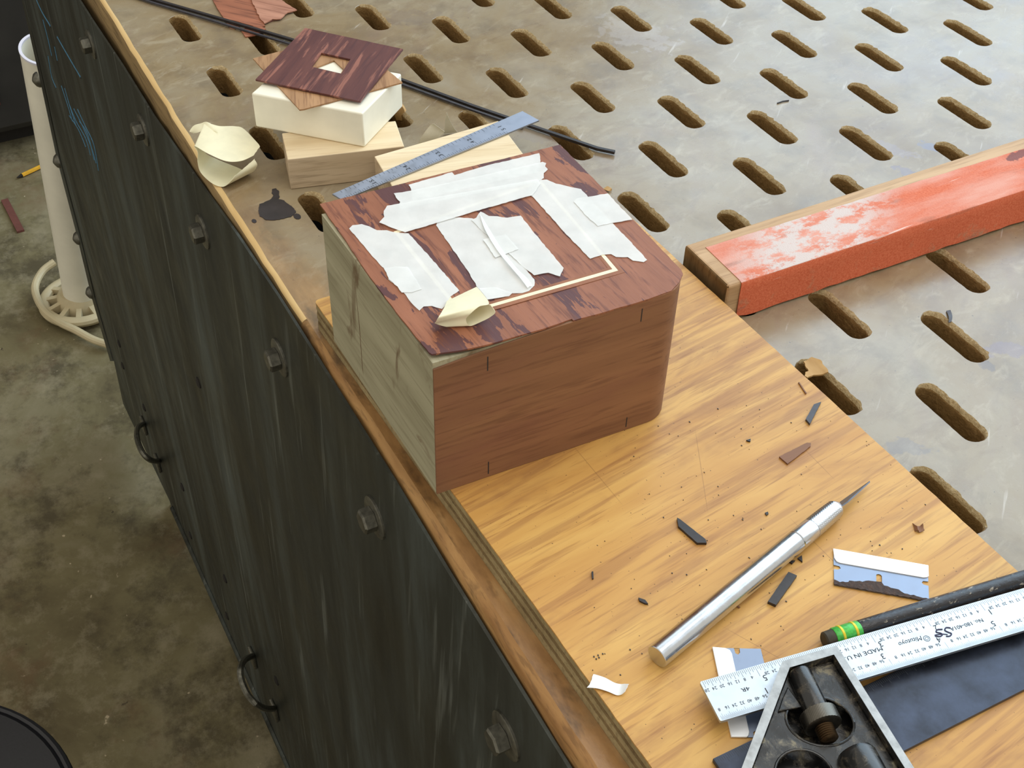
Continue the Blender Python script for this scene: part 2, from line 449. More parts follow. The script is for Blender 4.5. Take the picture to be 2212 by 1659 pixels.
for cx, cy, L, rz in [(0.02, 0.03, 0.05, 0.05), (-0.04, 0.012, 0.06, -0.5), (0.05, -0.02, 0.05, 0.45), (-0.02, 0.06, 0.03, 0.0), (0.09, -0.04, 0.06, 1.1), (-0.06, -0.03, 0.05, 0.02)]:
    c = g.mix(g.math('MULTIPLY', g.blob(cx, cy, L*0.45, 0.00022, rz, 0.15), 0.4), c, srgb(126, 84, 46))
c = g.mix(g.math('MULTIPLY', g.ramp(g.noise(ob, 900, 1, 0.5), [(0.77, 0.0), (0.79, 1.0)]), 0.8), c, srgb(60, 40, 26))
g.color(c); g.bump(pore, 0.12, 0.0003)
M_OAK = g.m
M_PLY1 = wood('ply_pale', (134, 116, 80), (168, 150, 110), 'Y', rough=0.7, stretch=14, pore=(98, 80, 50), pore_amt=0.5)
M_PLY2 = wood('ply_dark', (100, 80, 50), (138, 116, 78), 'Y', rough=0.75, stretch=14, pore=(70, 54, 32), pore_amt=0.6)
# mahogany
M_MAHOG_TOP = wood('figured_mahogany_sheet', (136, 84, 60), (164, 106, 78), 'X', rz=0.03, rough=0.5, pore=(112, 66, 50), pore_amt=0.8, stretch=6, patch=(92, 56, 56), patch_scale=6.0, patch_t=(0.53, 0.542), patch_stretch=3.6, bump=0.3)
M_MAHOG_FRONT = wood('mahogany_front_veneer', (122, 84, 60), (146, 104, 74), 'Y', rough=0.55, pore=(104, 68, 50), pore_amt=0.55, stretch=14, patch=(128, 84, 66), patch_scale=2.5, patch_t=(0.5, 0.72), patch_stretch=5, bump=0.2)
M_MAHOG_DARK = wood('purple_brown_veneer', (84, 48, 48), (108, 66, 60), 'X', rz=math.radians(-43), rough=0.5, pore=(78, 46, 48), pore_amt=0.6, stretch=9, patch=(150, 98, 84), patch_scale=11, patch_t=(0.54, 0.60), patch_stretch=10, bump=0.25)
M_MAHOG_LIGHT = wood('light_brown_veneer', (154, 116, 82), (186, 144, 104), 'X', rz=math.radians(-20), rough=0.55, pore=(110, 70, 44), pore_amt=0.5, stretch=10, bump=0.2)
M_SCRAP_DARK = wood('brown_scrap_veneer', (138, 84, 60), (166, 104, 76), 'X', rz=math.radians(40), rough=0.55, pore=(92, 52, 38), pore_amt=0.6, stretch=9)
M_SCRAP = wood('reddish_scrap_veneer', (156, 106, 84), (190, 138, 114), 'X', rz=math.radians(40), rough=0.55, pore=(104, 58, 42), pore_amt=0.5, stretch=9)
# pale blocks and box core
M_POPLAR = wood('weathered_pale_plywood', (150, 143, 116), (178, 172, 144), 'X', rough=0.65, pore=(118, 108, 82), pore_amt=0.35, stretch=10, patch=(116, 96, 72), patch_scale=2.0, patch_t=(0.60, 0.70), patch_stretch=0.5)
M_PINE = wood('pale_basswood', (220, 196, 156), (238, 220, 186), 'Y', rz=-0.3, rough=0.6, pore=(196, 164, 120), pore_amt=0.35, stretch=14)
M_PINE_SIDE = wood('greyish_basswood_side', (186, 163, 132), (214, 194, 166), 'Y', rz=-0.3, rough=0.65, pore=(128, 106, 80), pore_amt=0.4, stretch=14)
M_WHITE_BLOCK = plain('white_sealed_wood', (246, 242, 224), 0.35, 0, 0.05, 60)
def tape_mat(name, rgb, clear):
    g = G(name, 0.55, 0, 0.35)
    n = g.noise(g.tc.outputs['Object'], 90, 6, 0.6)
    a = srgb(*rgb); b = tuple(x*0.90 for x in a[:3]) + (1,)
    g.color(g.ramp(n, [(0.35, b), (0.65, a)])); g.bump(g.noise(g.tc.outputs['Object'], 260, 4), 0.15, 0.0004)
    if clear:
        tr = g.t.nodes.new('ShaderNodeBsdfTransparent'); mx = g.t.nodes.new('ShaderNodeMixShader'); mx.inputs[0].default_value = clear
        out = g.t.nodes['Material Output']
        g.link(g.p.outputs[0], mx.inputs[1]); g.link(tr.outputs[0], mx.inputs[2]); g.link(mx.outputs[0], out.inputs[0])
    return g.m
M_TAPE = tape_mat('flat_masking_tape', (252, 253, 251), 0.40)
M_TAPE_CURL = tape_mat('curled_masking_tape', (250, 245, 212), 0.0)
M_PAPER = plain('white_paper_scrap', (238, 240, 240), 0.6, 0, 0.03)
M_TRACING = tape_mat('translucent_scrap', (232, 226, 206), 0.35)
M_INLAY = plain('pale_inlay', (248, 234, 200), 0.5, 0, 0.04)
M_INLAY_BROWN = wood('inlay_border', (136, 84, 56), (166, 110, 78), 'X', rough=0.5, stretch=6)
M_EBONY = plain('dyed_black_wood', (42, 36, 36), 0.45, 0, 0.3, 300)
M_EBONY2 = plain('slate_black_strip', (58, 56, 62), 0.4, 0, 0.25, 300)
M_BURNT = plain('ink_black', (44, 38, 40), 0.45, 0, 0.3, 140)
# metals
def metal(name, rgb, rough, var=0.08, scale=(1, 1, 1), ns=200, bump=0.0):
    g = G(name, rough, 1.0)
    n = g.noise(g.coord(scale), ns, 4, 0.6); a = srgb(*rgb)
    g.color(g.ramp(n, [(0.3, tuple(x*(1-var) for x in a[:3]) + (1,)), (0.7, a)]))
    g.rough(g.ramp(n, [(0.3, rough*0.8), (0.7, rough*1.25)]))
    if bump: g.bump(n, bump, 0.0002)
    return g.m
M_ALU = metal('brushed_aluminium', (206, 210, 216), 0.24, 0.05)
M_SATIN = metal('satin_chrome_rule', (196, 204, 212), 0.46, 0.05)
M_RULE = metal('satin_steel_rule', (168, 174, 188), 0.45, 0.06)
M_BLADE = metal('razor_steel', (138, 148, 166), 0.40, 0.1)
M_SPINE = plain('white_folded_spine', (240, 242, 244), 0.35, 0.3, 0.04)
M_GROUND = metal('ground_steel_face', (172, 172, 170), 0.42, 0.4, (1, 1, 1), 260)
M_NUT = metal('dark_knurled_steel', (112, 108, 100), 0.38, 0.3)
M_STUD = metal('brown_threaded_steel', (104, 84, 62), 0.45, 0.3)
g = G('chipped_black_enamel', 0.24, 0, 0.6)
n = g.noise(g.tc.outputs['Object'], 130, 7, 0.7, 0.4)
g.color(g.ramp(n, [(0.50, srgb(28, 28, 28)), (0.58, srgb(64, 58, 48)), (0.64, srgb(126, 118, 96))])); g.rough(g.ramp(n, [(0.5, 0.20), (0.66, 0.6)])); g.bump(n, 0.3, 0.0006)
M_ENAMEL = g.m
g = G('blued_steel_bar', 0.30, 0.55, 0.6)
n = g.noise(g.tc.outputs['Object'], 70, 6, 0.6)
g.color(g.ramp(n, [(0.35, srgb(42, 46, 56)), (0.7, srgb(66, 74, 92))])); g.rough(g.ramp(n, [(0.3, 0.26), (0.7, 0.42)]))
M_BLUED = g.m
M_PRINT = plain('black_etched_print', (30, 32, 38), 0.6)
M_PRINT_GREY = plain('grey_etched_print', (66, 72, 82), 0.6)
M_INK = plain('blue_black_marker', (52, 52, 84), 0.6)
M_GREEN = plain('green_foil', (70, 176, 70), 0.3, 0.2, 0.25, 900)
M_YELLOW = plain('yellow_foil', (222, 200, 50), 0.3, 0.2, 0.1)
M_ERASER = plain('worn_dark_eraser', (60, 52, 38), 0.7, 0, 0.3, 400)
g = G('chipped_black_lacquer', 0.22, 0, 0.6)
n = g.noise(g.coord((1, 0.4, 1)), 500, 5, 0.65)
g.color(g.ramp(n, [(0.60, srgb(22, 22, 28)), (0.66, srgb(150, 142, 128))])); g.bump(n, 0.5, 0.0008)
M_LACQUER = g.m
M_RUST = plain('crusty_brown_glue', (64, 44, 34), 0.7, 0, 0.5, 700, 0.8)
# sanding block paper: orange grit, clogged grey-white along the used middle
g = G('orange_abrasive_paper', 0.85, 0, 0.2)
ob = g.tc.outputs['Object']
c = g.ramp(g.noise(ob, 900, 2, 0.6), [(0.3, srgb(204, 98, 66)), (0.7, srgb(224, 124, 90))])
topz = g.math('MULTIPLY', g.math('SUBTRACT', g.xyz()[2], 0.0236), 4000.0, 0.0, True)
c = g.mix(g.math('MULTIPLY', topz, g.ramp(g.noise(g.coord((1, 0.22, 1)), 55, 5, 0.62), [(0.34, 0.10), (0.58, 0.95)])), c, srgb(224, 164, 148))
clog = g.noise(g.coord((1, 0.55, 1)), 130, 7, 0.75)
sx = g.xyz()
zone = g.ramp(g.math('MULTIPLY', g.math('ABSOLUTE', g.math('ADD', g.math('ADD', sx[1], 0.113), g.math('MULTIPLY', sx[0], 0.9))), 14.0), [(0.40, 1.0), (0.86, 0.0)])
zone = g.math('MULTIPLY', zone, topz)
c = g.mix(g.math('MULTIPLY', g.ramp(sx[2], [(0.0, 0.8), (0.022, 0.0)]), g.ramp(g.noise(ob, 60, 6, 0.7), [(0.58, 0.0), (0.68, 0.8)])), c, srgb(168, 150, 122))
c = g.mix(g.ramp(g.noise(g.coord((1, 0.2, 1), 0, (0.1, 0.05, 0)), 120, 5, 0.6), [(0.60, 0.0), (0.72, 0.55)]), c, srgb(150, 106, 92))
c = g.mix(g.ramp(g.noise(g.coord((1, 0.06, 1), 0.03), 300, 3, 0.5), [(0.68, 0.0), (0.74, 0.8)]), c, srgb(236, 214, 206))
c = g.mix(g.math('MULTIPLY', zone, g.ramp(clog, [(0.44, 0.0), (0.54, 0.95)])), c, srgb(214, 203, 199))
c = g.mix(g.math('MULTIPLY', g.blob(-0.006, 0.042, 0.0035, 0.012, 0.1, 0.9, 150), 0.8), c, srgb(112, 82, 86))
g.color(c); g.bump(g.noise(ob, 1400, 2), 0.5, 0.0004)
M_GRIT = g.m
M_BLOCKWOOD = wood('sanding_block_wood', (176, 140, 100), (212, 178, 138), 'Y', rough=0.6, pore=(140, 104, 68), pore_amt=0.4, stretch=14)
M_ENDGRAIN = wood('sanding_block_end_grain', (104, 80, 48), (142, 114, 76), 'Z', rz=0.4, rough=0.8, pore=(76, 56, 32), pore_amt=0.6, stretch=3)
M_PIPE = plain('off_white_plastic', (236, 232, 216), 0.4, 0, 0.06, 20)
M_PIPE_IN = plain('pale_tube_lip', (222, 220, 232), 0.4, 0, 0.03, 20)
M_BASE = plain('yellowed_plastic', (186, 172, 138), 0.5, 0, 0.1, 30)
M_CABINET = plain('charcoal_paint', (40, 38, 36), 0.6, 0, 0.3, 12)
M_REDCAB = plain('dark_red_paint', (74, 26, 18), 0.5, 0, 0.3, 20)
M_VINYL = plain('black_vinyl', (26, 26, 30), 0.42, 0, 0.15, 500, 0.15)
M_PENCILY = plain('yellow_pencil_paint', (214, 160, 44), 0.4)
M_CHIP = wood('tan_wood_chip', (170, 130, 78), (206, 168, 112), 'X', rough=0.7, stretch=5)

# ------------------------------------------------------------------ the setting
v, f = box_geo(-5000, 3500, -3500, 4500, -900, -BH)
fl = mk('floor', v, f, M_FLOOR); tag(fl, 'stained concrete workshop floor', None, None, 'structure')

v, f = box_geo(-2950, -2850, -3500, 4500, -BH, 2300)
tag(mk('wall_back', v, f, plain('grey_block_wall', (96, 92, 86), 0.8, 0, 0.15, 4)), 'dim grey workshop wall', None, None, 'structure')

# ------------------------------------------------------------------ workbench
bench = thing('workbench', 'steel-sided workbench with a worn tan top full of slanted slots', 'workbench', (0, 0, -BH))
LAT = 41.366
SL, SW = 41.6, 11.6          # slot length and width
def stadium(cx, cy, grow, n=12):
    hl = SL/2 - SW/2; r = SW/2 + grow; out = []
    for k in range(n + 1):
        a = -math.pi/2 + math.pi*k/n; out.append((cx + hl + r*math.cos(a), cy + r*math.sin(a)))
    m = 14
    for k in range(1, m): out.append((cx + hl - 2*hl*k/m, cy + r))
    for k in range(n + 1):
        a = math.pi/2 + math.pi*k/n; out.append((cx - hl + r*math.cos(a), cy + r*math.sin(a)))
    for k in range(1, m): out.append((cx - hl + 2*hl*k/m, cy - r))
    return out
X0, X1, Y1 = -560, 700, 560
slots = []
for a in range(-20, 22):
    for b in range(-20, 22):
        x, y = (a + b)*LAT, (a - b)*LAT
        if X0 + 40 < x < X1 - 40 and -345 < y < Y1 - 40: slots.append((x, y))
FRONT = [(-560, -366.5), (-232, -368), (-109, -369.6), (37, -371.5), (190, -371.5), (330, -371), (460, -371.5), (700, -372)]
def yfront(x):
    for (xa, ya), (xb, yb) in zip(FRONT, FRONT[1:]):
        if xa <= x <= xb: return ya + (yb - ya)*(x - xa)/(xb - xa)
    return -372
fx = [X0 + (X1 - X0)*i/90 for i in range(91)]
fy = [yfront(x) + noise.noise(Vector((x*0.05, 3, 0)))*0.9 for x in fx]
TH = 19.0
outer = list(zip(fx, fy)) + [(X1, Y1), (X0, Y1)]
V_all = []; F_all = []; I_all = []
def wear(cx, cy, px, py):
    hl = SL/2 - SW/2
    d = Vector((px - cx - max(-hl, min(hl, px - cx)), py - cy)).normalized()
    return max(0.0, min(1.0, 0.15 + 0.9*d.dot(Vector((-0.25, 0.97)))))
def slot_ring(cx, cy, li):
    out = []
    for (px, py) in stadium(cx, cy, 0.0):
        d = Vector((px - cx - max(-(SL - SW)/2, min((SL - SW)/2, px - cx)), py - cy)).normalized()
        wq = wear(cx, cy, px, py)
        g0 = 0.4 + 1.9*wq
        gr, z = [(g0, 0.0), (g0*0.55, -0.3 - 0.35*wq), (g0*0.2, -1.0 - 1.1*wq), (0.05, -2.9), (0.25, -5), (-0.1, -9), (0.2, -14), (0.0, -TH)][li]
        k = 0.75 if li < 3 else 0.35
        amp = [0.15 + 1.1*wq, 0.1 + 0.6*wq, 0.15 + 0.45*wq, 0.35, 0.4, 0.35, 0.35, 0.3][li]
        n1 = noise.noise(Vector((px*k, py*k, z*.6 + 3))) + 0.6*noise.noise(Vector((px*k*2.7, py*k*2.7, z + 11)))
        gr += amp*n1
        out.append((px + d.x*gr, py + d.y*gr, z + (0 if li == 0 else 0.3*noise.noise(Vector((px*.6, py*.6, 4 + li))))))
    return out
rims = [[p[:2] for p in slot_ring(cx, cy, 0)] for cx, cy in slots]
Vt, Ft = triangulate(outer, rims)
V_all = [(p.x, p.y, 0.0) for p in Vt]; F_all = list(Ft); I_all = [0]*len(Ft)
for (cx, cy) in slots:
    prev = None; base_ = stadium(cx, cy, 0.0)
    for li in range(8):
        ring = []
        for q in slot_ring(cx, cy, li):
            ring.append(len(V_all)); V_all.append(q)
        if prev:
            n = len(ring)
            for i in range(n):
                j = (i + 1) % n
                F_all.append((prev[i], prev[j], ring[j], ring[i])); I_all.append((0 if wear(cx, cy, *base_[i]) < 0.4 else 2) if li == 1 else (2 if li == 2 and wear(cx, cy, *base_[i]) > 0.4 else 1))
        prev = ring
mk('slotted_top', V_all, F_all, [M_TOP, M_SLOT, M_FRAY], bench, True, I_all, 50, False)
# front edge band: worn bright arris over a darker side
prof = [(0.0, 0.0, 0), (-1.4, -0.45, 1), (-3.0, -1.6, 1), (-3.9, -4.2, 2), (-4.3, -12, 2), (-4.5, -48, 2)]
Ve = []; Fe = []; Ie = []
for i, x in enumerate(fx):
    wob = noise.noise(Vector((x*0.03, 11, 0))) * 0.9 + noise.noise(Vector((x*0.11, 5, 0))) * 0.5
    worn = max(0.35, min(1.0, 1.0 - (x - 150)/400))
    for k, (dy, z, _) in enumerate(prof):
        yy = fy[i] + dy*(1 if k < 5 else 1)
        Ve.append((x, max(yy + (wob if 0 < k < 4 else 0), -376.8) if k else fy[i], z*(1 if k in (0, 5) else (0.6 + 0.4*worn)) + (wob*0.6 if 0 < k < 5 else 0)))
np_ = len(prof)
for i in range(len(fx) - 1):
    for k in range(np_ - 1):
        Fe.append((i*np_ + k, i*np_ + k + 1, (i+1)*np_ + k + 1, (i+1)*np_ + k)); Ie.append(2 if fx[i] > 165 + 12*noise.noise(Vector((i, 0, 0))) else (0 if prof[k+1][2] == 1 else 1))
o = mk('edge_band', Ve, Fe, [M_EDGE_WORN, M_EDGE_SIDE, M_EDGE_AMBER], bench, True, Ie, 60, True); tag(o, 'yellowish worn wooden front edge of the bench top')
# sheet steel front: its upper edge wanders, its left edge slants
PY = -378.0
top_px = [(200, 47), (262, 140), (330, 250), (420, 380), (510, 505), (600, 640), (725, 840), (850, 1040), (960, 1225), (1080, 1420), (1190, 1600), (1240, 1680)]
top = [at_y(px, py, PY) for px, py in top_px]
pe = [(-900, -30)] if False else []
tp = [(-565, -26.0)] + [(p.x, p.z) for p in top if p.x > -420] + [(700, -24)]
lft = [at_y(px, py, PY) for px, py in [(54, 0), (68, 61), (96, 180), (130, 340), (174, 505), (207, 643), (246, 780), (266, 872)]]
pol = tp + [(700, -792), (-480, -790)] + [(p.x, p.z) for p in reversed(lft)]
Vp, Fp = triangulate(pol)
n = len(Vp)
Vs = [(p.x, PY, p.y) for p in Vp] + [(p.x, PY + 1.5, p.y) for p in Vp]
Fs = list(Fp) + [tuple(i + n for i in reversed(q)) for q in Fp]
cnt = {}
for q in Fp:
    for a, b in ((q[0], q[1]), (q[1], q[2]), (q[2], q[0])): cnt[(a, b)] = 1
for (a, b) in cnt:
    if (b, a) not in cnt: Fs.append((b, a, a + n, b + n))
o = mk('front_panel', Vs, Fs, M_STEEL, bench); tag(o, 'dull grey-green sheet steel front of the bench')
# a narrow return flange behind the slanted left edge, with domed rivets
fl_px = [(47, 0), (61, 61), (88, 180), (122, 340), (165, 505), (198, 643), (238, 780)]
fl_o = [at_y(px, py, PY + 2) for px, py in fl_px]
fl_i = [at_y(px + 6, py, PY + 2) for px, py in fl_px]
Vf = []; Ff = []
for a, b in zip(fl_o, fl_i):
    Vf += [a, b, a + Vector((0, 4, 0)), b + Vector((0, 4, 0))]
for i in range(len(fl_o) - 1):
    q = i*4
    Ff += [(q, q+1, q+5, q+4), (q+2, q+6, q+7, q+3), (q, q+4, q+6, q+2), (q+1, q+3, q+7, q+5)]
mk('side_flange', Vf, Ff, M_STEEL, bench)
for px, py in [(83, 172), (127, 348), (169, 515), (196, 632)]:
    p = at_y(px, py, PY + 2)
    lathe('rivet', p + Vector((0, 1, 0)), p + Vector((0, -7, 0)), [(0, 9), (2, 9), (5, 7), (7, 3.5), (8, 1)], M_BOLT, bench, 14)
# hexagon bolts on round washers
for px, py in [(198, 95), (311, 280), (440, 500), (606, 772), (812, 1117), (1095, 1588)]:
    p = at_y(px, py, PY)
    ws = lathe('washer', p + Vector((0, 0.2, 0)), p + Vector((0, -1.8, 0)), [(0, 11.5), (1.2, 11.5), (1.8, 10.6)], M_BOLT, bench, 28)
    hx = lathe('bolt', p + Vector((0, -1.8, 0)), p + Vector((0, -9, 0)), [(0, 6.6), (5.2, 6.6), (6.2, 5.6)], M_BOLT, bench, 6, None, False, Vector((0.4, 0, 1)))
    ws.parent = hx; ws.name = 'washer'
# small screws and holes near the foot
for px, py in [(395, 1052), (412, 1156), (487, 1250), (491, 1330), (258, 742), (266, 790), (312, 880), (430, 826), (598, 1470), (590, 1640)]:
    p = at_y(px, py, PY)
    lathe('screw', p + Vector((0, 0.2, 0)), p + Vector((0, -3, 0)), [(0, 5), (1.2, 5), (2.2, 2.6)], M_DARK, bench, 12)
# two bail handles
for pts in ([(313, 915, 0), (299, 922, 14), (295, 936, 26), (299, 958, 30), (311, 982, 30), (328, 995, 22), (343, 996, 0)],
            [(549, 1416, 0), (531, 1424, 14), (520, 1440, 26), (521, 1466, 30), (535, 1500, 30), (555, 1522, 26), (575, 1531, 14), (596, 1530, 0)]):
    path = spline([at_y(px, py, PY - d) for px, py, d in pts], 6)
    v, f = tube_geo(path, 3.2, 8)
    h = mk('handle', v, f, M_BOLT, bench, True)
    for e in (path[0], path[-1]):
        v, f = box_geo(e.x - 8, e.x + 8, PY - 4, PY, e.z - 14, e.z + 9)
        bevel(mk('bracket', v, f, M_BOLT, h), 1.5)
# rolled lip along the foot of the panel
v, f = tube_geo([(-470 + 1170*i/30, PY - 0.6, -787) for i in range(31)], 3.5, 8)
mk('bottom_lip', v, f, M_STEEL, bench, True)
# blue crayon strokes: thin waxy ridges on the steel
def stroke(pts, w_):
    P = spline([at_y(px, py, PY) for px, py in pts], 5)
    V = []; F = []
    for i, p in enumerate(P):
        t = (P[min(i+1, len(P)-1)] - P[max(i-1, 0)]).normalized(); s = Vector((-t.z, 0, t.x))*w_*(0.6 + 0.5*abs(noise.noise(p*0.05)))
        for q, d in ((p + s, 0.0), (p, 0.5), (p - s, 0.0)): V.append(q + Vector((0, -0.05 - d, 0)))
    for i in range(len(P) - 1):
        for k in range(2): F.append((i*3 + k, i*3 + k + 1, i*3 + k + 4, i*3 + k + 3))
    return V, F
mk('crayon_stroke', *stroke([(79, 0), (92, 28), (110, 58)], 2.2), M_BLUE, bench)
mk('crayon_stroke', *stroke([(124, 80), (142, 112), (175, 168)], 2.0), M_BLUE, bench)
scr = [[(93, 42), (103, 80), (112, 120)], [(118, 100), (124, 130)], [(104, 120), (112, 165), (122, 190)], [(133, 185), (146, 225), (157, 262)], [(140, 190), (152, 232), (165, 272)], [(150, 225), (165, 262), (186, 300), (196, 335)],
       [(160, 235), (180, 275), (198, 318), (208, 352)], [(168, 236), (186, 275), (203, 312), (213, 368)], [(172, 262), (190, 290), (204, 345)], [(150, 250), (170, 280), (186, 318)]]
for s in scr: mk('crayon_stroke', *stroke(s, 1.1), M_BLUE, bench)
# the rest of the carcass
for nm, bx in (('plenum_tray', (-540, 690, -374, 540, -140, -138)), ('back_panel', (-540, 690, 545, 548, -792, -19.5)), ('shelf', (-540, 690, -374, 540, -700, -690))):
    v, f = box_geo(*bx); mk(nm, v, f, M_DARK if nm != 'back_panel' else M_STEEL, bench)
for lx in (-535, 650):
    for ly in (-372, 500):
        v, f = box_geo(lx, lx + 40, ly, ly + 40, -BH, -20); mk('leg', v, f, M_STEEL, bench)
# black glue stain on the top near the front edge: a thin dried film
st = [(888, 1625), (950, 1600), (985, 1580), (1000, 1555), (985, 1535), (990, 1505), (1020, 1498), (1045, 1520), (1050, 1565), (1040, 1585), (1085, 1595), (1120, 1625), (1165, 1660), (1180, 1690), (1140, 1725), (1080, 1740), (1010, 1752), (940, 1750), (890, 1720), (880, 1675)]
sheet('glue_stain', rough_edge(lay(cE([(a - 2, b + 3) for a, b in st]), 0.1), 0.3, 1.2), 0.35, 0.3, M_BURNT, bench, step=2.5, zf=lambda x, y: 0.12*noise.noise(Vector((x*.5, y*.5, 0))), smooth=True)
for (px, py, r) in [(617, 418, 0), (642, 468, 2), (549, 478, 1.3)]:
    if r: sheet('glue_stain', [at(px, py, 0).xy + Vector((math.cos(a)*r*1.5, math.sin(a)*r)) for a in [k*0.7 for k in range(9)]], 0.3, 0.25, M_BURNT, bench)

# ------------------------------------------------------------------ plywood board
BT = 17.0
q = lambda x, y: (x, y)
bl = [at(678, 649, BT).xy, at(975, 1060, BT).xy, at(1395, 1640, BT).xy]
br = [at(1600, 690, 0).xy, at(2200, 1240, BT).xy]
A0 = Vector((174.5, -369.3)); dl = (bl[2] - bl[0]).normalized()
LEFT = lambda x: bl[0] + dl*((x - bl[0].x)/dl.x)
b0 = at(1510, 604, BT).xy; b1 = at(2203, 1238, BT).xy
dr = (b1 - b0).normalized(); RIGHT = lambda x: b0 + dr*((x - b0.x)/dr.x)
bo = [LEFT(176), LEFT(650), RIGHT(650), RIGHT(176)]
board = thing('plywood_board', 'golden oak-faced plywood board lying along the front of the slotted bench top', 'board', (400, -275, 0))
zs = [(0.15, 4.1, M_PLY1, 0.0), (4.1, 6.9, M_PLY2, -0.35), (6.9, 10.2, M_PLY1, 0.05), (10.2, 13.0, M_PLY2, -0.3), (13.0, 16.2, M_PLY1, 0.0)]
def inset(poly, d):
    c = sum((Vector(p) for p in poly), Vector((0, 0)))/len(poly)
    return [Vector(p) + (c - Vector(p)).normalized()*(-d)*1.4 for p in poly]
def corner_round(poly, r, n=4):
    out = []; m = len(poly)
    for i in range(m):
        p = Vector(poly[i]); a = (Vector(poly[i-1]) - p).normalized(); b = (Vector(poly[(i+1) % m]) - p).normalized()
        for k in range(n + 1):
            t = k/n; out.append(p + a*r*(1-t)**2 + b*r*t**2)
    return out
for z0, z1, m, d in zs:
    v, f = prism_geo(corner_round(inset(bo, d), 3), z0, z1); mk('ply', v, f, m, board)
fo = rough_edge(corner_round(bo, 3), 0.12, 4)
sheet('oak_face', fo, BT, 0.8, M_OAK, board)

# ------------------------------------------------------------------ the taped box
ZT = BT
BX = [at(722, 737, ZT).xy, at(942, 1065, ZT).xy, at(1402, 908, ZT).xy, at(1424, 858, ZT).xy]
fl_ = BX[1]; bk = BX[0]
fdir = (BX[2] - fl_).normalized()
# front right corner is rounded: radius about 13 mm
W = 117.0; D = (bk - fl_).length
dd = (bk - fl_).normalized()
def bxp(u, v_): return fl_ + fdir*u + dd*v_
rad = 14.0
foot = [bxp(0, 0)]
for k in range(9):
    a = math.pi/2*k/8; foot.append(bxp(W - rad + rad*math.sin(a), rad - rad*math.cos(a)))
foot += [bxp(W, D), bxp(0, D)]
BTOP = 90.8
box = thing('wooden_box', 'small wooden box with rounded mahogany front and bare weathered left side', 'box', (fl_.x - 55, fl_.y + 58, ZT))
v, f = prism_geo(foot, ZT + 0.1, BTOP); mk('box_body', v, f, M_POPLAR, box, True, None, 30)
# front veneer wraps the front and the rounded corner, stopping short of the top
fo_ = []; fi_ = []
vpath = [bxp(0, 0), bxp(12, 0), bxp(26, 0), bxp(42, 0), bxp(58, 0)] + foot[1:10] + [bxp(W, D*0.98)]
nrm = []
for i, p in enumerate(vpath):
    t = (vpath[min(i+1, len(vpath)-1)] - vpath[max(i-1, 0)]).normalized(); nrm.append(Vector((t.y, -t.x)))
ins = [p + nrm[i]*0.05 for i, p in enumerate(vpath)]; outs = [p + nrm[i]*0.9 for i, p in enumerate(vpath)]
Vv = []; Fv = []
for i in range(len(vpath)):
    tz = [88.0, 89.0, 89.9, 90.6, 91.0][i] if i < 5 else 91.0
    Vv += [(*ins[i], ZT + 0.2), (*outs[i], ZT + 0.2), (*outs[i], tz), (*ins[i], tz)]
for i in range(len(vpath) - 1):
    q0 = i*4; q1 = q0 + 4
    for a, b in ((0, 1), (1, 2), (2, 3), (3, 0)): Fv.append((q0 + a, q0 + b, q1 + b, q1 + a))
Fv += [(0, 3, 2, 1), tuple(len(Vv) - 4 + k for k in (0, 1, 2, 3))]
o = mk('front_veneer', Vv, Fv, M_MAHOG_FRONT, box, True, None, 30); tag(o, 'reddish-brown mahogany veneer on the front of the box')
# short pencil ticks on the front face
for u, z0, z1 in [(23, 79, 86.5), (24, ZT + 2, ZT + 9.5), (93, 80, 87), (92, ZT + 2, ZT + 8)]:
    p = bxp(u, 0) + Vector((fdir.y, -fdir.x))*0.95
    v = [(*(p - fdir*0.25), z0), (*(p + fdir*0.25), z0), (*(p + fdir*0.25), z1), (*(p - fdir*0.25), z1)]
    mk('pencil_tick', v, [(0, 1, 2, 3)], M_PRINT, box, recalc=False)
# seam scratched in the left side and the pale lining strip along the top right edge
ps = [at_y(768, 615, fl_.y - 0.25), at_y(777, 700, fl_.y - 0.25), at_y(784, 795, fl_.y - 0.25), at_y(786, 812, fl_.y - 0.25)]
v, f = tube_geo(ps, [0.25, 0.35, 0.35, 0.2], 6); mk('seam', v, f, plain('seam_brown', (92, 62, 36), 0.8), box)
e0 = bxp(W + 0.2, 22); e1 = bxp(W + 0.2, 92); nn = fdir
v, f = prism_geo([e0 - nn*2.5, e0 + nn*1.1, e1 + nn*1.1, e1 - nn*2.5], BTOP - 1.2, BTOP + 0.25)
o = mk('edge_lining', v, f, M_INLAY, box); tag(o, 'thin white strip along the top right edge of the box')

# ------------------------------------------------------------------ mahogany sheet with its inlay and tapes
SZ = 92.0
so = lay(cA([(30, 610), (380, 523), (740, 433), (1100, 345), (1465, 255), (1710, 505), (1960, 765), (2190, 1000), (2200, 1022), (2172, 1078), (2130, 1122), (1990, 1172), (1760, 1240), (1545, 1302), (1535, 1293), (1330, 1365), (1160, 1415), (1050, 1448), (880, 1490), (700, 1520), (682, 1508), (500, 1275), (330, 1045), (170, 805)]), SZ)
corner = so[19]
def sheet_z(x, y):
    d = (Vector((x, y)) - corner).length
    return 0.25*noise.noise(Vector((x*.02, y*.02, 0))) + 1.2*max(0, 1 - d/55)**2 - 0.5*min(1.0, max(0.0, (Vector((x, y)) - bxp(45, 0)).dot(fdir)/30))*max(0.0, 1 - (Vector((x, y)) - bxp(0, 0)).dot(dd)/25)
sh = thing('mahogany_veneer_sheet', 'striped mahogany veneer sheet with masking tape lying on top of the wooden box', 'veneer sheet', (262, -312, BTOP))
sheet('veneer', rough_edge(so, 0.12, 2.5), SZ, 0.8, M_MAHOG_TOP, sh, step=7, zf=sheet_z, smooth=True)
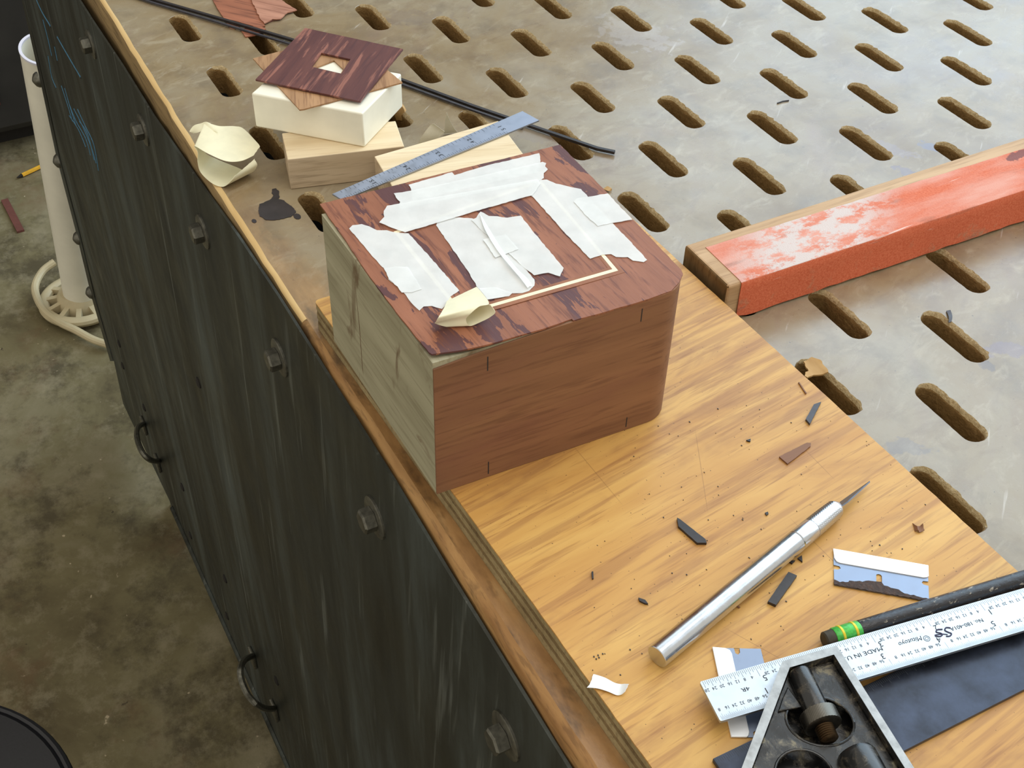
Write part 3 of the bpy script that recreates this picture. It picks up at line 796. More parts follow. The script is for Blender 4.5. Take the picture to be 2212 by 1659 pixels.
# inlay frame: pale stripe between brown bands
ic = lay(cA([(487, 778), (1345, 478), (1795, 1002), (878, 1272)]), SZ)
cen = sum(ic, Vector((0, 0)))/4
def ring_pt(i, d):
    p = ic[i]; a = (ic[i-1] - p).normalized(); b = (ic[(i+1) % 4] - p).normalized(); return p - (a + b)*d
def rail(i, d0, d1, z, th, name, mat):
    j = (i + 1) % 4
    P = [ring_pt(i, d0), ring_pt(j, d0), ring_pt(j, d1), ring_pt(i, d1)]
    sheet(name, P, SZ + z, th, mat, sh, step=6, zf=sheet_z)
for i in range(4):
    rail(i, 0.9, -0.9, 0.14, 0.14, 'inlay_stripe', M_INLAY)
    rail(i, 3.0, 0.95, 0.11, 0.11, 'inlay_border', M_INLAY_BROWN)
    rail(i, -0.95, -2.4, 0.11, 0.11, 'inlay_border', M_INLAY_BROWN)
tapes = [
    [(560, 495), (700, 455), (820, 420), (835, 438), (1040, 375), (1200, 338), (1340, 305), (1348, 350), (1340, 420), (960, 500), (585, 600), (575, 520)],
    [(472, 545), (520, 540), (600, 525), (1000, 440), (1360, 358), (1382, 366), (1375, 385), (1392, 402), (1368, 425), (1368, 455), (1330, 480), (900, 560), (515, 640), (500, 620), (510, 595), (485, 570)],
    [(432, 618), (900, 540), (1330, 462), (1348, 490), (1300, 558), (1000, 640), (540, 778), (500, 765), (385, 718), (415, 685), (412, 650)],
    [(205, 755), (225, 735), (280, 728), (325, 742), (370, 765), (430, 765), (480, 778), (560, 785), (700, 940), (862, 1128), (810, 1165), (790, 1210), (760, 1240), (700, 1222), (650, 1225), (625, 1250), (575, 1200), (530, 1140), (500, 1105), (440, 1060), (430, 1010), (380, 960), (310, 880)],
    [(1262, 545), (1290, 500), (1322, 468), (1385, 465), (1440, 490), (1510, 505), (1590, 522), (1700, 640), (1985, 940), (1965, 953), (1900, 945), (1870, 925), (1800, 925), (1770, 908), (1720, 912), (1645, 936), (1500, 790), (1302, 568)],
    [(1547, 598), (1560, 580), (1640, 566), (1750, 546), (1897, 702), (1790, 720), (1690, 742), (1620, 680)],
    [(725, 738), (735, 705), (765, 680), (840, 690), (940, 695), (1010, 720), (1120, 850), (1290, 1032), (1312, 1060), (1312, 1095), (1280, 1128), (1240, 1142), (1165, 1142), (1130, 1165), (1030, 1183), (975, 1112), (900, 990), (812, 862)],
    [(935, 705), (965, 690), (990, 655), (1040, 680), (1090, 682), (1150, 692), (1230, 680), (1350, 830), (1486, 992), (1465, 1042), (1395, 1020), (1310, 1035), (1240, 980), (1100, 850), (1000, 770)],
    [(1005, 822), (1140, 790), (1216, 880), (1080, 930)],
    [(412, 992), (470, 985), (555, 985), (640, 1120), (580, 1140), (520, 1140), (495, 1105), (445, 1060)],
    [(980, 1112), (1090, 1108), (1180, 1140), (1160, 1160), (1030, 1182)]]
tl = ['strip of tape along the back edge, lowest of three', 'middle strip of tape along the back', 'front strip of tape along the back', 'tape strip along the left side of the inlay', 'tape strip along the right side of the inlay', 'short tape piece crossing to the right edge', 'left tape piece in the middle', 'right tape piece in the middle', 'small square of tape in the middle', 'small doubled patch on the left tape strip', 'torn tape end at the foot of the middle tapes']
for i, t in enumerate(tapes):
    lift = [0.30, 0.55, 0.80, 0.34, 0.42, 0.68, 0.34, 0.62, 0.92, 0.62, 0.6][i]
    wr = 0.10 if i < 6 else 0.22
    o = sheet('tape_strip', rough_edge(lay(cA(t), SZ + lift), 0.18, 1.6), SZ + lift, 0.14, M_TAPE, sh, step=4, zf=lambda x, y, i=i, wr=wr: sheet_z(x, y) + wr*noise.noise(Vector((x*.12, y*.12, i*5))) + wr*.6*noise.noise(Vector((x*.4, y*.4, i*3))), smooth=True)
    o['label'] = tl[i]
def P3(p, z0): return at(p[0], p[1], z0 + p[2])
def rows3(c, rows, z0): return [(P3(c([a])[0], z0), P3(c([b])[0], z0)) for a, b in rows]
# wrinkle ridges of the middle tapes
for wr_ in ([((985, 668, .2), (1000, 690, .2)), ((1015, 760, .9), (1050, 772, .5)), ((1085, 880, .7), (1120, 885, .7)), ((1165, 980, 1.0), (1205, 992, .6)), ((1225, 1050, .9), (1265, 1050, .6)), ((1270, 1110, .3), (1300, 1095, .3))],
            ):
    ribbon('tape_wrinkle', rows3(cA, wr_, SZ + 0.72), M_TAPE, sh, thick=0.12, nu=4, nv=5, jag=0.4)
# the loop of tape curling up at the front end of the left strip
loop = [((390, 1000, 0.3), (1100, 660, 0.3)), ((330, 1150, 4.5), (1270, 850, 5.0)), ((250, 1290, 7.5), (1395, 1060, 8.6)), ((180, 1400, 7.5), (1180, 1120, 9.5)), ((130, 1500, 4.5), (965, 1290, 7.8)), ((118, 1535, 2.0), (850, 1430, 4.2)), ((420, 1612, 0.5), (940, 1590, 0.8)), ((650, 1500, 0.3), (1250, 1475, 1.3)), ((850, 1300, 0.3), (1440, 1372, 3.2)), ((1050, 1130, 1.0), (1545, 1262, 6.0)), ((1200, 1010, 3.6), (1440, 1100, 8.0))]
o = ribbon('tape_loop', rows3(cH, loop, SZ + 0.6), M_TAPE_CURL, sh, thick=0.14, nu=12, nv=8, jag=0.2)
o['label'] = 'cream masking tape curled up into a loop at the front'

# ------------------------------------------------------------------ sanding block
hb = 24.0
F0 = at(1615, 683, 0); xf = 270.8
b_y0, b_y1 = -183.0, 150.0
pf0 = cF([(345, 930)])[0]; pb0 = cF([(100, 697)])[0]; pb1 = cF([(2000, 92)])[0]; pf1 = cF([(2000, 390)])[0]
tb0 = at(*pb0, hb).xy; tb1 = at(*pb1, hb).xy; tf0 = at(*pf0, hb).xy; tf1 = at(*pf1, hb).xy
def ext(a, b, y): return a + (b - a)*((y - a.y)/(b.y - a.y))
ys = RIGHT(tf0.x).y + 0.6
s0 = max(tf0.y, RIGHT(tf0.x).y + 0.8); s1 = max(tb0.y, RIGHT(tb0.x).y + 0.8)
bp = [ext(tb0, tb1, s1), ext(tf0, tf1, s0), ext(tf0, tf1, 170), ext(tb0, tb1, 170)]
sb = thing('sanding_block', 'long wooden sanding block faced with worn orange sandpaper, on the slotted top', 'sanding block', (250, 0, 0))
v, f = prism_geo(bp, 0.15, hb); o = mk('wooden_core', v, f, [M_BLOCKWOOD, M_ENDGRAIN], sb, False, [0, 0, 1, 0, 0, 0]); bevel(o, 1.6, 3)
# paper folded over the top and the near side
e = (bp[2] - bp[1]).normalized(); nx = Vector((e.y, -e.x))
wide = (bp[0] - bp[1]).length
pg = []
for y in [i*3.0 for i in range(0, 122)]:
    b_ = bp[1] + e*(8.0 + y)
    sag = 0.35*noise.noise(Vector((y*.03, 2, 0)))
    low = 1.2 + 1.1*abs(noise.noise(Vector((y*.06, 8, 0)))) if y > 6 else 1.0
    tip = 1.0 if y > 8 else (y/8)
    row = []
    bw = wide - (7.0 + 0.3*noise.noise(Vector((y*.1, 5, 0)))) - (5.5 if y < 0 else 0)
    for t in (1.0, .75, .5, .25, 0.06): row.append(Vector((*(b_ - nx*bw*t), hb + 0.35 + 0.08*noise.noise(Vector((y*.05, t*9, 0))))))
    row.append(Vector((*(b_ + nx*0.1), hb - 0.1)))
    row.append(Vector((*(b_ + nx*0.6), hb - 1.0)))
    for t in (.25, .5, .75, 1.0):
        zz = hb - 1.0 - (hb - 1.0 - low)*t
        if y < 8: zz = max(zz, low + (8 - y)*0.25*(1 if t == 1.0 else 0))
        row.append(Vector((*(b_ + nx*(0.6 + 0.7*t*t*abs(1 + noise.noise(Vector((y*.05, 1, 0)))))), zz)))
    pg.append(row)
nr = len(pg[0]); V = [p for r in pg for p in r]; N = len(V)
V2 = V + [p - Vector((*(nx*0.25), 0.25)) for p in V]; F = []
for i in range(len(pg) - 1):
    for k in range(nr - 1):
        q_ = (i*nr + k, i*nr + k + 1, (i+1)*nr + k + 1, (i+1)*nr + k); F.append(q_); F.append(tuple(j + N for j in reversed(q_)))
for k in range(nr - 1): F.append((k + 1, k, k + N, k + 1 + N))
for i in range(len(pg) - 1):
    F.append((i*nr, (i+1)*nr, (i+1)*nr + N, i*nr + N)); a = i*nr + nr - 1; b = (i+1)*nr + nr - 1; F.append((b, a, a + N, b + N))
o = mk('sandpaper', V2, F, M_GRIT, sb, True); tag(o, 'orange sandpaper scuffed pale along its top')

# ------------------------------------------------------------------ stack of blocks and veneer squares
H1 = 20.4
lt = lay(cE([(1065, 1060), (1110, 1270), (2040, 1165), (1940, 860)]), H1)
lt[3] = lt[0] + (lt[2] - lt[1])*1.0
v, f = prism_geo(lt, 0.15, H1)
lb = mk('wood_block', v, f, [M_PINE, M_PINE_SIDE], None, False, [0, 0, 1, 1, 0, 1]); bevel(lb, 0.5)
tag(lb, 'pale bare wooden block with grey sides, directly beneath the glossy white block', 'block')
H2 = H1 + 22.3
wt = lay(cE([(820, 742), (1705, 905), (2018, 585)]), H2)
wt = wt + [wt[0] + wt[2] - wt[1]]
wbk = thing('white_block', 'glossy white wooden block with square veneer pieces stacked on top', 'block', (*(sum(wt, Vector((0, 0)))/4), H1))
v, f = prism_geo(wt, H1 + 0.1, H2); bevel(mk('block_body', v, f, M_WHITE_BLOCK, wbk, True), 1.0, 3)
# square veneer pieces
def holed(name, pts, hole, z, th, mat, label, cat, tilt=None):
    o_ = lay(cE(pts), z)
    h_ = lay(cE(hole), z) if hole else None
    c = sum(o_, Vector((0, 0)))/len(o_)
    o = sheet(name, rough_edge(o_, 0.08, 3), z, th, mat, None, [h_] if h_ else [], 6, tilt, True)
    return tag(o, label, cat)
holed('veneer_square', [(835, 465), (1205, 872), (1240, 868), (2025, 655), (1800, 470), (1500, 330), (1150, 385), (1040, 410)], [(1340, 535), (1480, 480), (1555, 550), (1530, 590), (1450, 640), (1380, 600)], H2 + 1.1, 0.9, M_MAHOG_LIGHT, 'plain light brown veneer square sticking out under the darker square', 'veneer')
holed('veneer_square', [(855, 632), (1250, 222), (2030, 390), (1690, 806)], [(1300, 530), (1380, 420), (1612, 470), (1538, 586)], H2 + 2.6, 1.1, M_MAHOG_DARK, 'purple-brown striped veneer square with a small square window, topmost of the stack', 'veneer')
# third block under the steel rule
t3 = lay(cA([(355, 325), (1095, 112), (1260, 330)]), 20.0)
t3 = t3 + [t3[0] + t3[2] - t3[1]]
v, f = prism_geo(t3, 0.15, 20.0)
b3 = mk('wood_block', v, f, [M_PINE, M_PINE_SIDE], None, False, [0, 0, 1, 1, 1, 1]); bevel(b3, 0.5); tag(b3, 'pale bare wooden block lying under the grey steel rule behind the box', 'block')
# translucent scrap curled up behind it
r_ = [((615, 262, 0.4), (860, 205, 0.4)), ((660, 190, 7), (840, 180, 6)), ((700, 133, 14), (820, 140, 11)), ((735, 140, 16), (805, 100, 17)), ((780, 100, 20), (795, 85, 21))]
ts = ribbon('tape_scrap', [(P3(cA([a])[0], 0), P3(cA([b])[0], 0)) for a, b in [((612, 262, .4), (700, 255, .4)), ((640, 205, 7), (740, 215, 6)), ((690, 140, 13), (772, 180, 10)), ((712, 131, 15), (775, 178, 11))]], M_TRACING, None, nu=6, nv=6)
tag(ts, 'translucent whitish scrap of tape standing behind the block under the rule', 'tape')
ts2 = ribbon('tape_scrap', [(P3(cA([a])[0], 0), P3(cA([b])[0], 0)) for a, b in [((770, 190, .5), (855, 182, .5)), ((775, 160, 6), (835, 160, 6)), ((780, 100, 15), (808, 112, 13)), ((786, 64, 21), (789, 66, 21))]], M_TRACING, None, nu=6, nv=6)
tag(ts2, 'small pointed whitish tape scrap sticking up behind the block under the rule', 'tape')

# ------------------------------------------------------------------ six-inch steel rule
RZ = 21.3
ra = at(*cA([(165, 585)])[0], RZ); rb = at(*cA([(1340, 110)])[0], RZ); rc = at(*cA([(1240, 55)])[0], RZ); rd = at(*cA([(105, 550)])[0], RZ)
ru = (rb - ra).normalized(); rv = Vector((-ru.y, ru.x, 0)); rl = (rb - ra).length; rw = abs((rc - rb).dot(rv)); rw2 = abs((rd - ra).dot(rv))
rul = thing('steel_rule', 'short grey steel rule with black numerals lying over the pale block behind the box', 'ruler', (*((ra + rc)/2).xy, 20.0))
sheet('rule_blade', [ra.xy, rb.xy, rc.xy, rd.xy], RZ, 0.9, M_RULE, rul)
tk = []
sp = (at(*cA([(1100, 155)])[0], RZ) - at(*cA([(370, 505)])[0], RZ)).length / 4
first = (at(*cA([(385, 513)])[0], RZ) - ra).dot(ru) + 1.5 - sp
N_ = Vector((0, 0, 1))
for k in range(0, int(rl/sp*16)):
    a = first - sp + k*sp/16
    if 1 < a < rl - 1:
        tk.append(bar_geo(ra, ru, rv, N_, a - .10, a + .10, .2, 4.2 if k % 16 == 0 else (3.2 if k % 8 == 0 else (2.4 if k % 2 == 0 else 1.7))))
for k in range(0, int(rl/sp*8)):
    a = first - sp + k*sp/8
    if 1 < a < rl - 1:
        wd = rw2 + (rw - rw2)*a/rl
        tk.append(bar_geo(ra, ru, rv, N_, a - .10, a + .10, wd - .2, wd - (4.4 if k % 8 == 0 else (3.2 if k % 4 == 0 else 2.2))))
v, f = join(tk); mk('graduation_marks', v, f, M_PRINT_GREY, rul, recalc=False)['kind'] = 'stuff'
for i in range(5):
    a = first + sp + i*sp
    wd = rw2 + (rw - rw2)*a/rl
    for t, pos in ((str(i + 1), 0.36), (str(5 - i), 0.63)):
        mk('numeral', *text_geo(t, 2.7, ra + ru*(a + 0.2) + rv*(wd*pos), rv, -ru, N_, 0.06, wide=1.15), M_PRINT, rul, recalc=False)

# ------------------------------------------------------------------ long thin black strips behind the stack
def strip(name, pts, wd, th, z0, mat, label):
    P = [at(px, py, z0 + th/2) for px, py in pts]; V = []; F = []
    for i, p in enumerate(P):
        t = (P[min(i+1, len(P)-1)] - P[max(i-1, 0)]).normalized(); s = Vector((-t.y, t.x, 0))*wd/2
        V += [p + s + Vector((0, 0, th/2)), p - s + Vector((0, 0, th/2)), p - s - Vector((0, 0, th/2)), p + s - Vector((0, 0, th/2))]
    for i in range(len(P) - 1):
        q0 = i*4
        for a in range(4): F.append((q0 + a, q0 + (a+1) % 4, q0 + 4 + (a+1) % 4, q0 + 4 + a))
    F += [(3, 2, 1, 0), tuple(len(V) - 4 + k for k in range(4))]
    return tag(mk(name, V, F, mat), label, 'strip')
strip('black_strip', [(200, -46), (330, -1), (480, 42), (626, 85), (760, 130), (870, 174), (1020, 229), (1160, 277), (1290, 321), (1328, 329)], 2.2, 1.8, 1.1, M_EBONY, 'long thin black wooden strip lying behind the blocks, its pointed end bare')
strip('black_strip', [(200, -38), (330, 6), (480, 51), (626, 95), (760, 140), (870, 183), (1010, 234), (1130, 276)], 1.5, 1.2, 1.0, M_EBONY2, 'thinner grey-black strip alongside the long black one, ending under the rule')

# ------------------------------------------------------------------ crumpled tape and veneer scraps at the far end
cr = [((690, 1400, 9), (845, 1268, 13)), ((655, 1445, 6), (868, 1318, 9)), ((595, 1487, 0.6), (815, 1375, 1.5)), ((510, 1460, 0.4), (700, 1330, 0.5)), ((420, 1375, 2.5), (540, 1265, 2.5)), ((395, 1290, 8), (450, 1210, 10)), ((396, 1215, 14), (430, 1090, 17)), ((372, 1165, 17), (452, 985, 21)), ((480, 1225, 18), (570, 1005, 20)), ((620, 1283, 16), (690, 1006, 18)), ((740, 1282, 14), (765, 1030, 16)), ((838, 1240, 12), (893, 1163, 12))]
ct = thing('crumpled_tape', 'crumpled cream masking tape ball on the bench near its front edge', 'tape', (*at(480, 390, 0).xy, 0))
ribbon('tape_curl', rows3(cE, cr, 0.4), M_TAPE_CURL, ct, nu=12, nv=7, jag=0.5)
ribbon('tape_end', rows3(cE, [((328, 1045, 15), (360, 1062, 14)), ((365, 1000, 18), (400, 1055, 17)), ((420, 983, 20), (440, 1040, 19)), ((460, 970, 22), (505, 1035, 20)), ((500, 985, 21.5), (560, 1060, 20))], 0.4), M_TAPE_CURL, ct, nu=5, nv=5, jag=0.4)
def flat(name, pts, c, z, th, mat, label, cat, group=None, edge=0.1, step=2.5):
    o = sheet(name, rough_edge(lay(c(pts), z), edge, step), z, th, mat)
    return tag(o, label, cat, group)
flat('veneer_scrap', [(500, -40), (800, -40), (832, 0), (880, 110), (932, 207), (870, 215), (780, 190), (690, 165), (606, 148), (560, 80), (520, 10)], cE, 1.0, 0.8, M_SCRAP_DARK, 'broad reddish veneer scrap under the far part of the long black strip', 'veneer')
flat('veneer_scrap', [(800, -40), (1000, -40), (1062, 0), (1185, 78), (1110, 98), (1050, 150), (990, 150), (925, 185), (885, 132), (850, 60), (826, 5)], cE, 1.9, 0.7, M_SCRAP, 'ragged pinkish veneer scrap beside the broad scrap at the far end', 'veneer', edge=0.5)
flat('veneer_scrap', [(890, 128), (925, 186), (1000, 158), (1060, 150), (1050, 128), (960, 150), (920, 160), (905, 120)], cE, 0.9, 0.7, M_MAHOG_DARK, 'dark splintered veneer sliver under the ragged pinkish scrap', 'veneer', edge=0.3)
flat('veneer_scrap', [(735, 232), (775, 292), (850, 280), (938, 228), (880, 200)], cE, 0.85, 0.7, M_SCRAP_DARK, 'small reddish veneer offcut on the near side of the long black strip', 'veneer')
flat('veneer_scrap', [(600, 140), (650, 222), (690, 232), (760, 195)], cE, 0.12 + 0.5, 0.4, M_SCRAP, 'thin reddish veneer point peeping out under the broad scrap', 'veneer')
# wood chips caught in slots
wc = [((1955, 800, 3), (2005, 815, 4)), ((1960, 880, -2), (2045, 870, 1)), ((1985, 950, -8), (2065, 960, -5))]
o = ribbon('wood_chip', rows3(cE, wc, 0), M_CHIP, None, thick=2.0, nu=4, nv=4, jag=0.3); tag(o, 'tan wood chip stuck in the slot beside the block stack', 'wood chip')
cK = crop(1612, 700, 0.3617)
cc = at(1612 + .3617*400, 700 + .3617*270, 3)
o = sheet('wood_chip', rough_edge(lay(cK([(340, 232), (388, 208), (440, 225), (472, 262), (488, 296), (440, 306), (400, 308), (362, 332), (346, 322), (352, 290), (372, 282)]), 3.0), 0.3, 1.2), 3.0, 0.9, M_CHIP, None, (), 1.6, lambda x, y: 0.045*((x - cc.x)**2 + (y - cc.y)**2)*0.5 + 0.5*noise.noise(Vector((x*.35, y*.35, 2))), True); tag(o, 'cupped tan wood shaving poking out of the slot at the board edge', 'wood chip')
o = ribbon('wood_shaving', [(P3((1303, 408, .4), 0), P3((1312, 402, .4), 0)), (P3((1312, 412, 1.6), 0), P3((1320, 406, 2), 0)), (P3((1318, 414, .4), 0), P3((1322, 410, .4), 0))], M_CHIP, None, nu=3, nv=3, thick=.2); tag(o, 'tiny pale shaving on the bench behind the mahogany sheet', 'shaving')
o = ribbon('paint_fleck', [(P3((2044, 672, .4), 0), P3((2053, 670, .4), 0)), (P3((2049, 684, 1.2), 0), P3((2057, 683, 1), 0)), (P3((2049, 697, .4), 0), P3((2055, 695, .4), 0))], M_EBONY2, None, nu=3, nv=4, thick=.4); tag(o, 'curved blue-black fleck on the bench between slots below the sanding block', 'fleck')
v, f = tube_geo([at(1679, 223, .5), at(1690, 219, .6), at(1704, 217, .5)], 0.45, 6); tag(mk('splinter', v, f, M_EBONY), 'thin dark splinter lying on the bench above the sanding block', 'splinter')

# ------------------------------------------------------------------ craft knife
KR = 4.6
k0 = at(1419, 1419, BT + KR + 0.1); k1 = at(1812, 1093, BT + KR + 0.1)
kd = (k1 - k0).normalized(); L = (k1 - k0).length
kn = thing('craft_knife', 'silver aluminium craft knife with knurled collar lying diagonally on the oak board', 'knife', (*((k0 + k1)/2).xy, BT))
s_ = L*0.745; s2 = L*0.835
lathe('handle', k0, k1, [(0, KR - 0.25), (0.25, KR), (s_ - 0.5, KR), (s_, KR - 0.4)], M_ALU, kn, 48)
lathe('collar', k0 + kd*s_, k1, [(0, KR - 0.5), (0.4, KR - 0.1), (s2 - s_ - 0.4, KR - 0.1), (s2 - s_, KR - 0.35)], M_ALU, kn, 48)
def kn_r(th, t, r): return 0.16*(abs(math.sin(14*th + t*2.6)) + abs(math.sin(14*th - t*2.6)) - 1.2) if r > 3.2 else 0
lathe('knurled_collet', k0 + kd*s2, k1, [(i*(L - s2 - 2.5)/40, KR - 0.25 - 0.5*(i/40)**2) for i in range(41)] + [(L - s2 - 1.4, 3.1), (L - s2 - 0.5, 2.6), (L - s2, 1.9)], M_ALU, kn, 96, kn_r)
kt = at(1882, 1040, BT + 3.2)
bd = (kt - k1).normalized(); bs = Vector((-bd.y, bd.x, 0)); up = (bs*-0.72 + Vector((0, 0, 0.69))).normalized()
th = bd.cross(up).normalized()*0.3
P = [k1 - bd*1.0 - up*1.8, k1 + bd*3 - up*2.2, kt - up*0.9, kt - up*0.7, k1 + bd*4 + up*2.2, k1 - bd*1.0 + up*1.9]
V = [p + th for p in P] + [p - th for p in P]; n = len(P)
mk('blade', V, [tuple(range(n)), tuple(reversed(range(n, 2*n)))] + [(i, i + n, (i+1) % n + n, (i+1) % n) for i in range(n)], M_BLADE, kn)

# ------------------------------------------------------------------ razor blades
def rzr(name, corners, z, label, crust, flip=1, wide_z=0.0):
    """corners: spine-left, spine-right, edge-right, edge-left (pixels)"""
    c = [at(px, py, z + 0.4) for px, py in corners]
    u = (c[1] - c[0]); v_ = (c[3] - c[0]); r = thing(name, label, 'razor blade', (*((c[0] + c[2])/2).xy, z))
    def q(a, b):
        top = c[0].lerp(c[1], a); bot = c[3].lerp(c[2], a); return top.lerp(bot, b).xy
    bl = [q(0.0, .12), q(1, .12), q(1, .44), q(.945, .45), q(.93, .50), q(.945, .545), q(1, .56), q(1, 1), q(0, 1), q(0, .56), q(.05, .55), q(.075, .50), q(.06, .45), q(0, .44)]
    hole = [q(.478 + .028*math.cos(k*math.pi/5), .52 + (.04 if k < 5 else .16) * 1.0 + .04*math.sin(k*math.pi/5 + math.pi)) for k in range(10)]
    hole = [q(.45, .52), q(.458, .49), q(.48, .475), q(.502, .49), q(.51, .52), q(.51, .70), q(.502, .725), q(.458, .725), q(.45, .70)]
    sheet('blade', bl, z + 0.45, 0.3, M_BLADE, r, [hole])
    spn = [q(-.005, -.01), q(1.005, -.01), q(1.005, .30), q(.985, .345), q(.95, .37), q(.07, .37), q(.03, .345), q(0.005, .25)]
    bevel(sheet('spine', spn, z + 0.95, 0.9, M_SPINE, r), 0.2)
    if crust:
        cr_ = [q(0.0, .86), q(.06, .90), (q(.15, .86)), q(.16, .82), q(.30, .78), q(.40, .72), q(.50, .70), q(.53, .78), q(.60, .82), q(.68, .83), q(.74, .91), q(.90, .93), q(1.0, .94), q(1.0, 1.0), q(0, 1.0)]
        o = sheet('glue_crust', rough_edge(cr_, .25, 1.0), z + 0.85, 0.35, M_RUST, r, (), 1.2, lambda x, y: 0.3*noise.noise(Vector((x, y, 0))), True); o['label'] = 'rough dark brown crust along the cutting edge'
    return r
rzr('razor_blade', [(1800, 1187), (2004, 1223), (2007, 1300), (1802, 1264)], BT + 0.1, 'single-edge razor blade with white spine and brown crusted edge, lying in the open', True)
c2 = [at(*cC([(415, 1310)])[0], BT + .4), at(*cC([(205, 310)])[0], BT + .4), at(*cC([(745, 320)])[0], BT + .4)]
def pix(p):
    d = Vector(p) - CV; z = d.dot(R2); return (1106 + FPX*d.dot(R0)/z, 829.5 + FPX*d.dot(R1)/z)
c3 = c2[0] + c2[2] - c2[1]
rzr('razor_blade', [pix(c2[1]), pix(c2[0]), pix(c3), pix(c2[2])], BT + 0.1, 'single-edge razor blade with white spine half hidden under the end of the engraved rule', False)

# ------------------------------------------------------------------ dark steel straightedge under the square
bz = BT + 2.0
pa = at(*cC([(205, 1555)])[0], bz).xy; pb = at(*cC([(640, 1345)])[0], bz).xy; pc = at(*cG([(1340, 1540)])[0], bz).xy; pd = at(*cG([(2027, 1190)])[0], bz).xy
db = ((pd - pc).normalized()*2 + (pb - pa).normalized()).normalized(); nb = Vector((db.y, -db.x))
wb = (pc - pa).dot(nb)
be = [pa, pa + db*260, pa + db*260 + nb*wb, pa + nb*wb]
sb_ = thing('steel_straightedge', 'wide blue-black steel straightedge lying beneath the square and its rule', 'straightedge', (*(pa + db*100 + nb*wb/2), BT))
o = sheet('bar', be, bz, 1.9, M_BLUED, sb_); bevel(o, 0.3)
v, f = join([bar_geo(Vector((*pa, bz)), Vector((*db, 0)), Vector((*nb, 0)), N_, .8 + k*0.8, 1.0 + k*0.8, 0.3, 2.2 if k % 5 else 3.4) for k in range(300)])
mk('engraved_ticks', v, f, M_PRINT_GREY, sb_, recalc=False)['kind'] = 'stuff'

# ------------------------------------------------------------------ combination square
QZ = 25.0                                   # top face of the sliding rule
p1 = at(*cC([(60, 690)])[0], QZ); p2 = at(*cD([(2205, 440)])[0], QZ)
qD = (p2 - p1).normalized(); qN = Vector((qD.y, -qD.x, 0))      # qD towards the far right, qN towards the viewer
qW = (at(*cC([(280, 1138)])[0], QZ) - p1).dot(qN)
qL = 152.0
sq = thing('combination_square', 'combination square: engraved satin rule through a black enamelled head, at the near end', 'square', (*(p1 + qD*60 + qN*20).xy, BT + 2))
rule_pts = [p1, p1 + qD*qL, p1 + qD*qL + qN*qW, p1 + qN*qW]
o = sheet('rule', corner_round([p.xy for p in rule_pts], 0.8), QZ, 1.4, M_SATIN, sq); tag(o, 'satin steel rule of the square with etched scales')
# scales read from the far side: u runs back along the rule, v towards the viewer
uu = -qD; vv = qN
sI = (at(*cD([(1225, 840)])[0], QZ) - p1).dot(qD); sI3 = (at(*cD([(640, 1010)])[0], QZ) - p1).dot(qD); inch = sI - sI3
i0 = sI + 2*inch                            # zero of the upper scale
j0 = (at(*cD([(770, 1175)])[0], QZ) - p1).dot(qD) - 3*inch   # zero of the lower scale
tk = []
for k in range(0, 7*32):
    a = i0 - k*inch/32
    if 0.8 < a < qL - 1: tk.append(bar_geo(p1, qD, qN, N_, a - .05, a + .05, 0.15, 4.6 if k % 32 == 0 else (3.0 if k % 4 == 0 else (2.3 if k % 2 == 0 else 1.6))))
for k in range(-64, 7*64):
    a = j0 + k*inch/64
    if 0.8 < a < qL - 1: tk.append(bar_geo(p1, qD, qN, N_, a - .035, a + .035, qW - .15, qW - (4.6 if k % 64 == 0 else (2.8 if k % 8 == 0 else (2.1 if k % 2 == 0 else 1.5)))))
v, f = join(tk); mk('graduation_marks', v, f, M_PRINT_GREY, sq, recalc=False)['kind'] = 'stuff'
tx = []
for i in range(0, 7):
    for s in (4, 8, 12, 16, 20, 24, 28):
        a = i0 - (i + s/32)*inch
        if 1 < a < qL - 1: tx.append(text_geo(str(s), 1.3, p1 + qD*a + qN*3.5, uu, vv, N_, 0.06))
for i in range(-1, 7):
    for s in (8, 16, 24, 32, 40, 48, 56):
        a = j0 + (i + s/64)*inch
        if 1 < a < qL - 1: tx.append(text_geo(str(s), 1.3, p1 + qD*a + qN*(qW - 5.0), uu, vv, N_, 0.06))
v, f = join(tx); mk('small_numerals', v, f, M_PRINT, sq, recalc=False)['kind'] = 'stuff'
for i in range(1, 6):
    a = i0 - i*inch
    if 2 < a < qL - 2: mk('numeral', *text_geo(str(i), 2.4, p1 + qD*(a + 1.4) + qN*4.6, uu, vv, N_, 0.06), M_PRINT, sq, recalc=False)
    a = j0 + i*inch
    if 2 < a < qL - 2: mk('numeral', *text_geo(str(i), 2.4, p1 + qD*(a - 1.4) + qN*(qW - 7.4), uu, vv, N_, 0.06), M_PRINT, sq, recalc=False)
def put_text(s, px, size, name='lettering', mat=M_PRINT, **k):
    p = at(*px, QZ); mk(name, *text_geo(s, size, p - vv*size*0.5, uu, vv, N_, 0.07, **k), mat, sq, recalc=False)
put_text('MADE IN U.S.A.', cD([(460, 1150)])[0], 1.7, wide=1.25)
put_text('No. 180-401A', cD([(1600, 828)])[0], 1.6, wide=1.1)
put_text('Mitutoyo', cD([(1010, 1000)])[0], 1.9, shear=0.25)
put_text('4R', cC([(575, 775)])[0], 1.6, wide=1.3)
# ring emblem beside the maker's script
pe_ = at(*cD([(1180, 972)])[0], QZ); rg = []
for r0_, r1_ in ((1.1, 1.3), (0.55, 0.7)):
    V = []; F = []
    for k in range(20):
        a = 2*math.pi*k/20; d = Vector((math.cos(a), math.sin(a), 0)); V += [pe_ + d*r0_ + N_*.07, pe_ + d*r1_ + N_*.07]
    for k in range(20): j = (k + 1) % 20; F.append((k*2, k*2 + 1, j*2 + 1, j*2))
    rg.append((V, F))
mk('emblem', *join(rg), M_PRINT_GREY, sq, recalc=False)
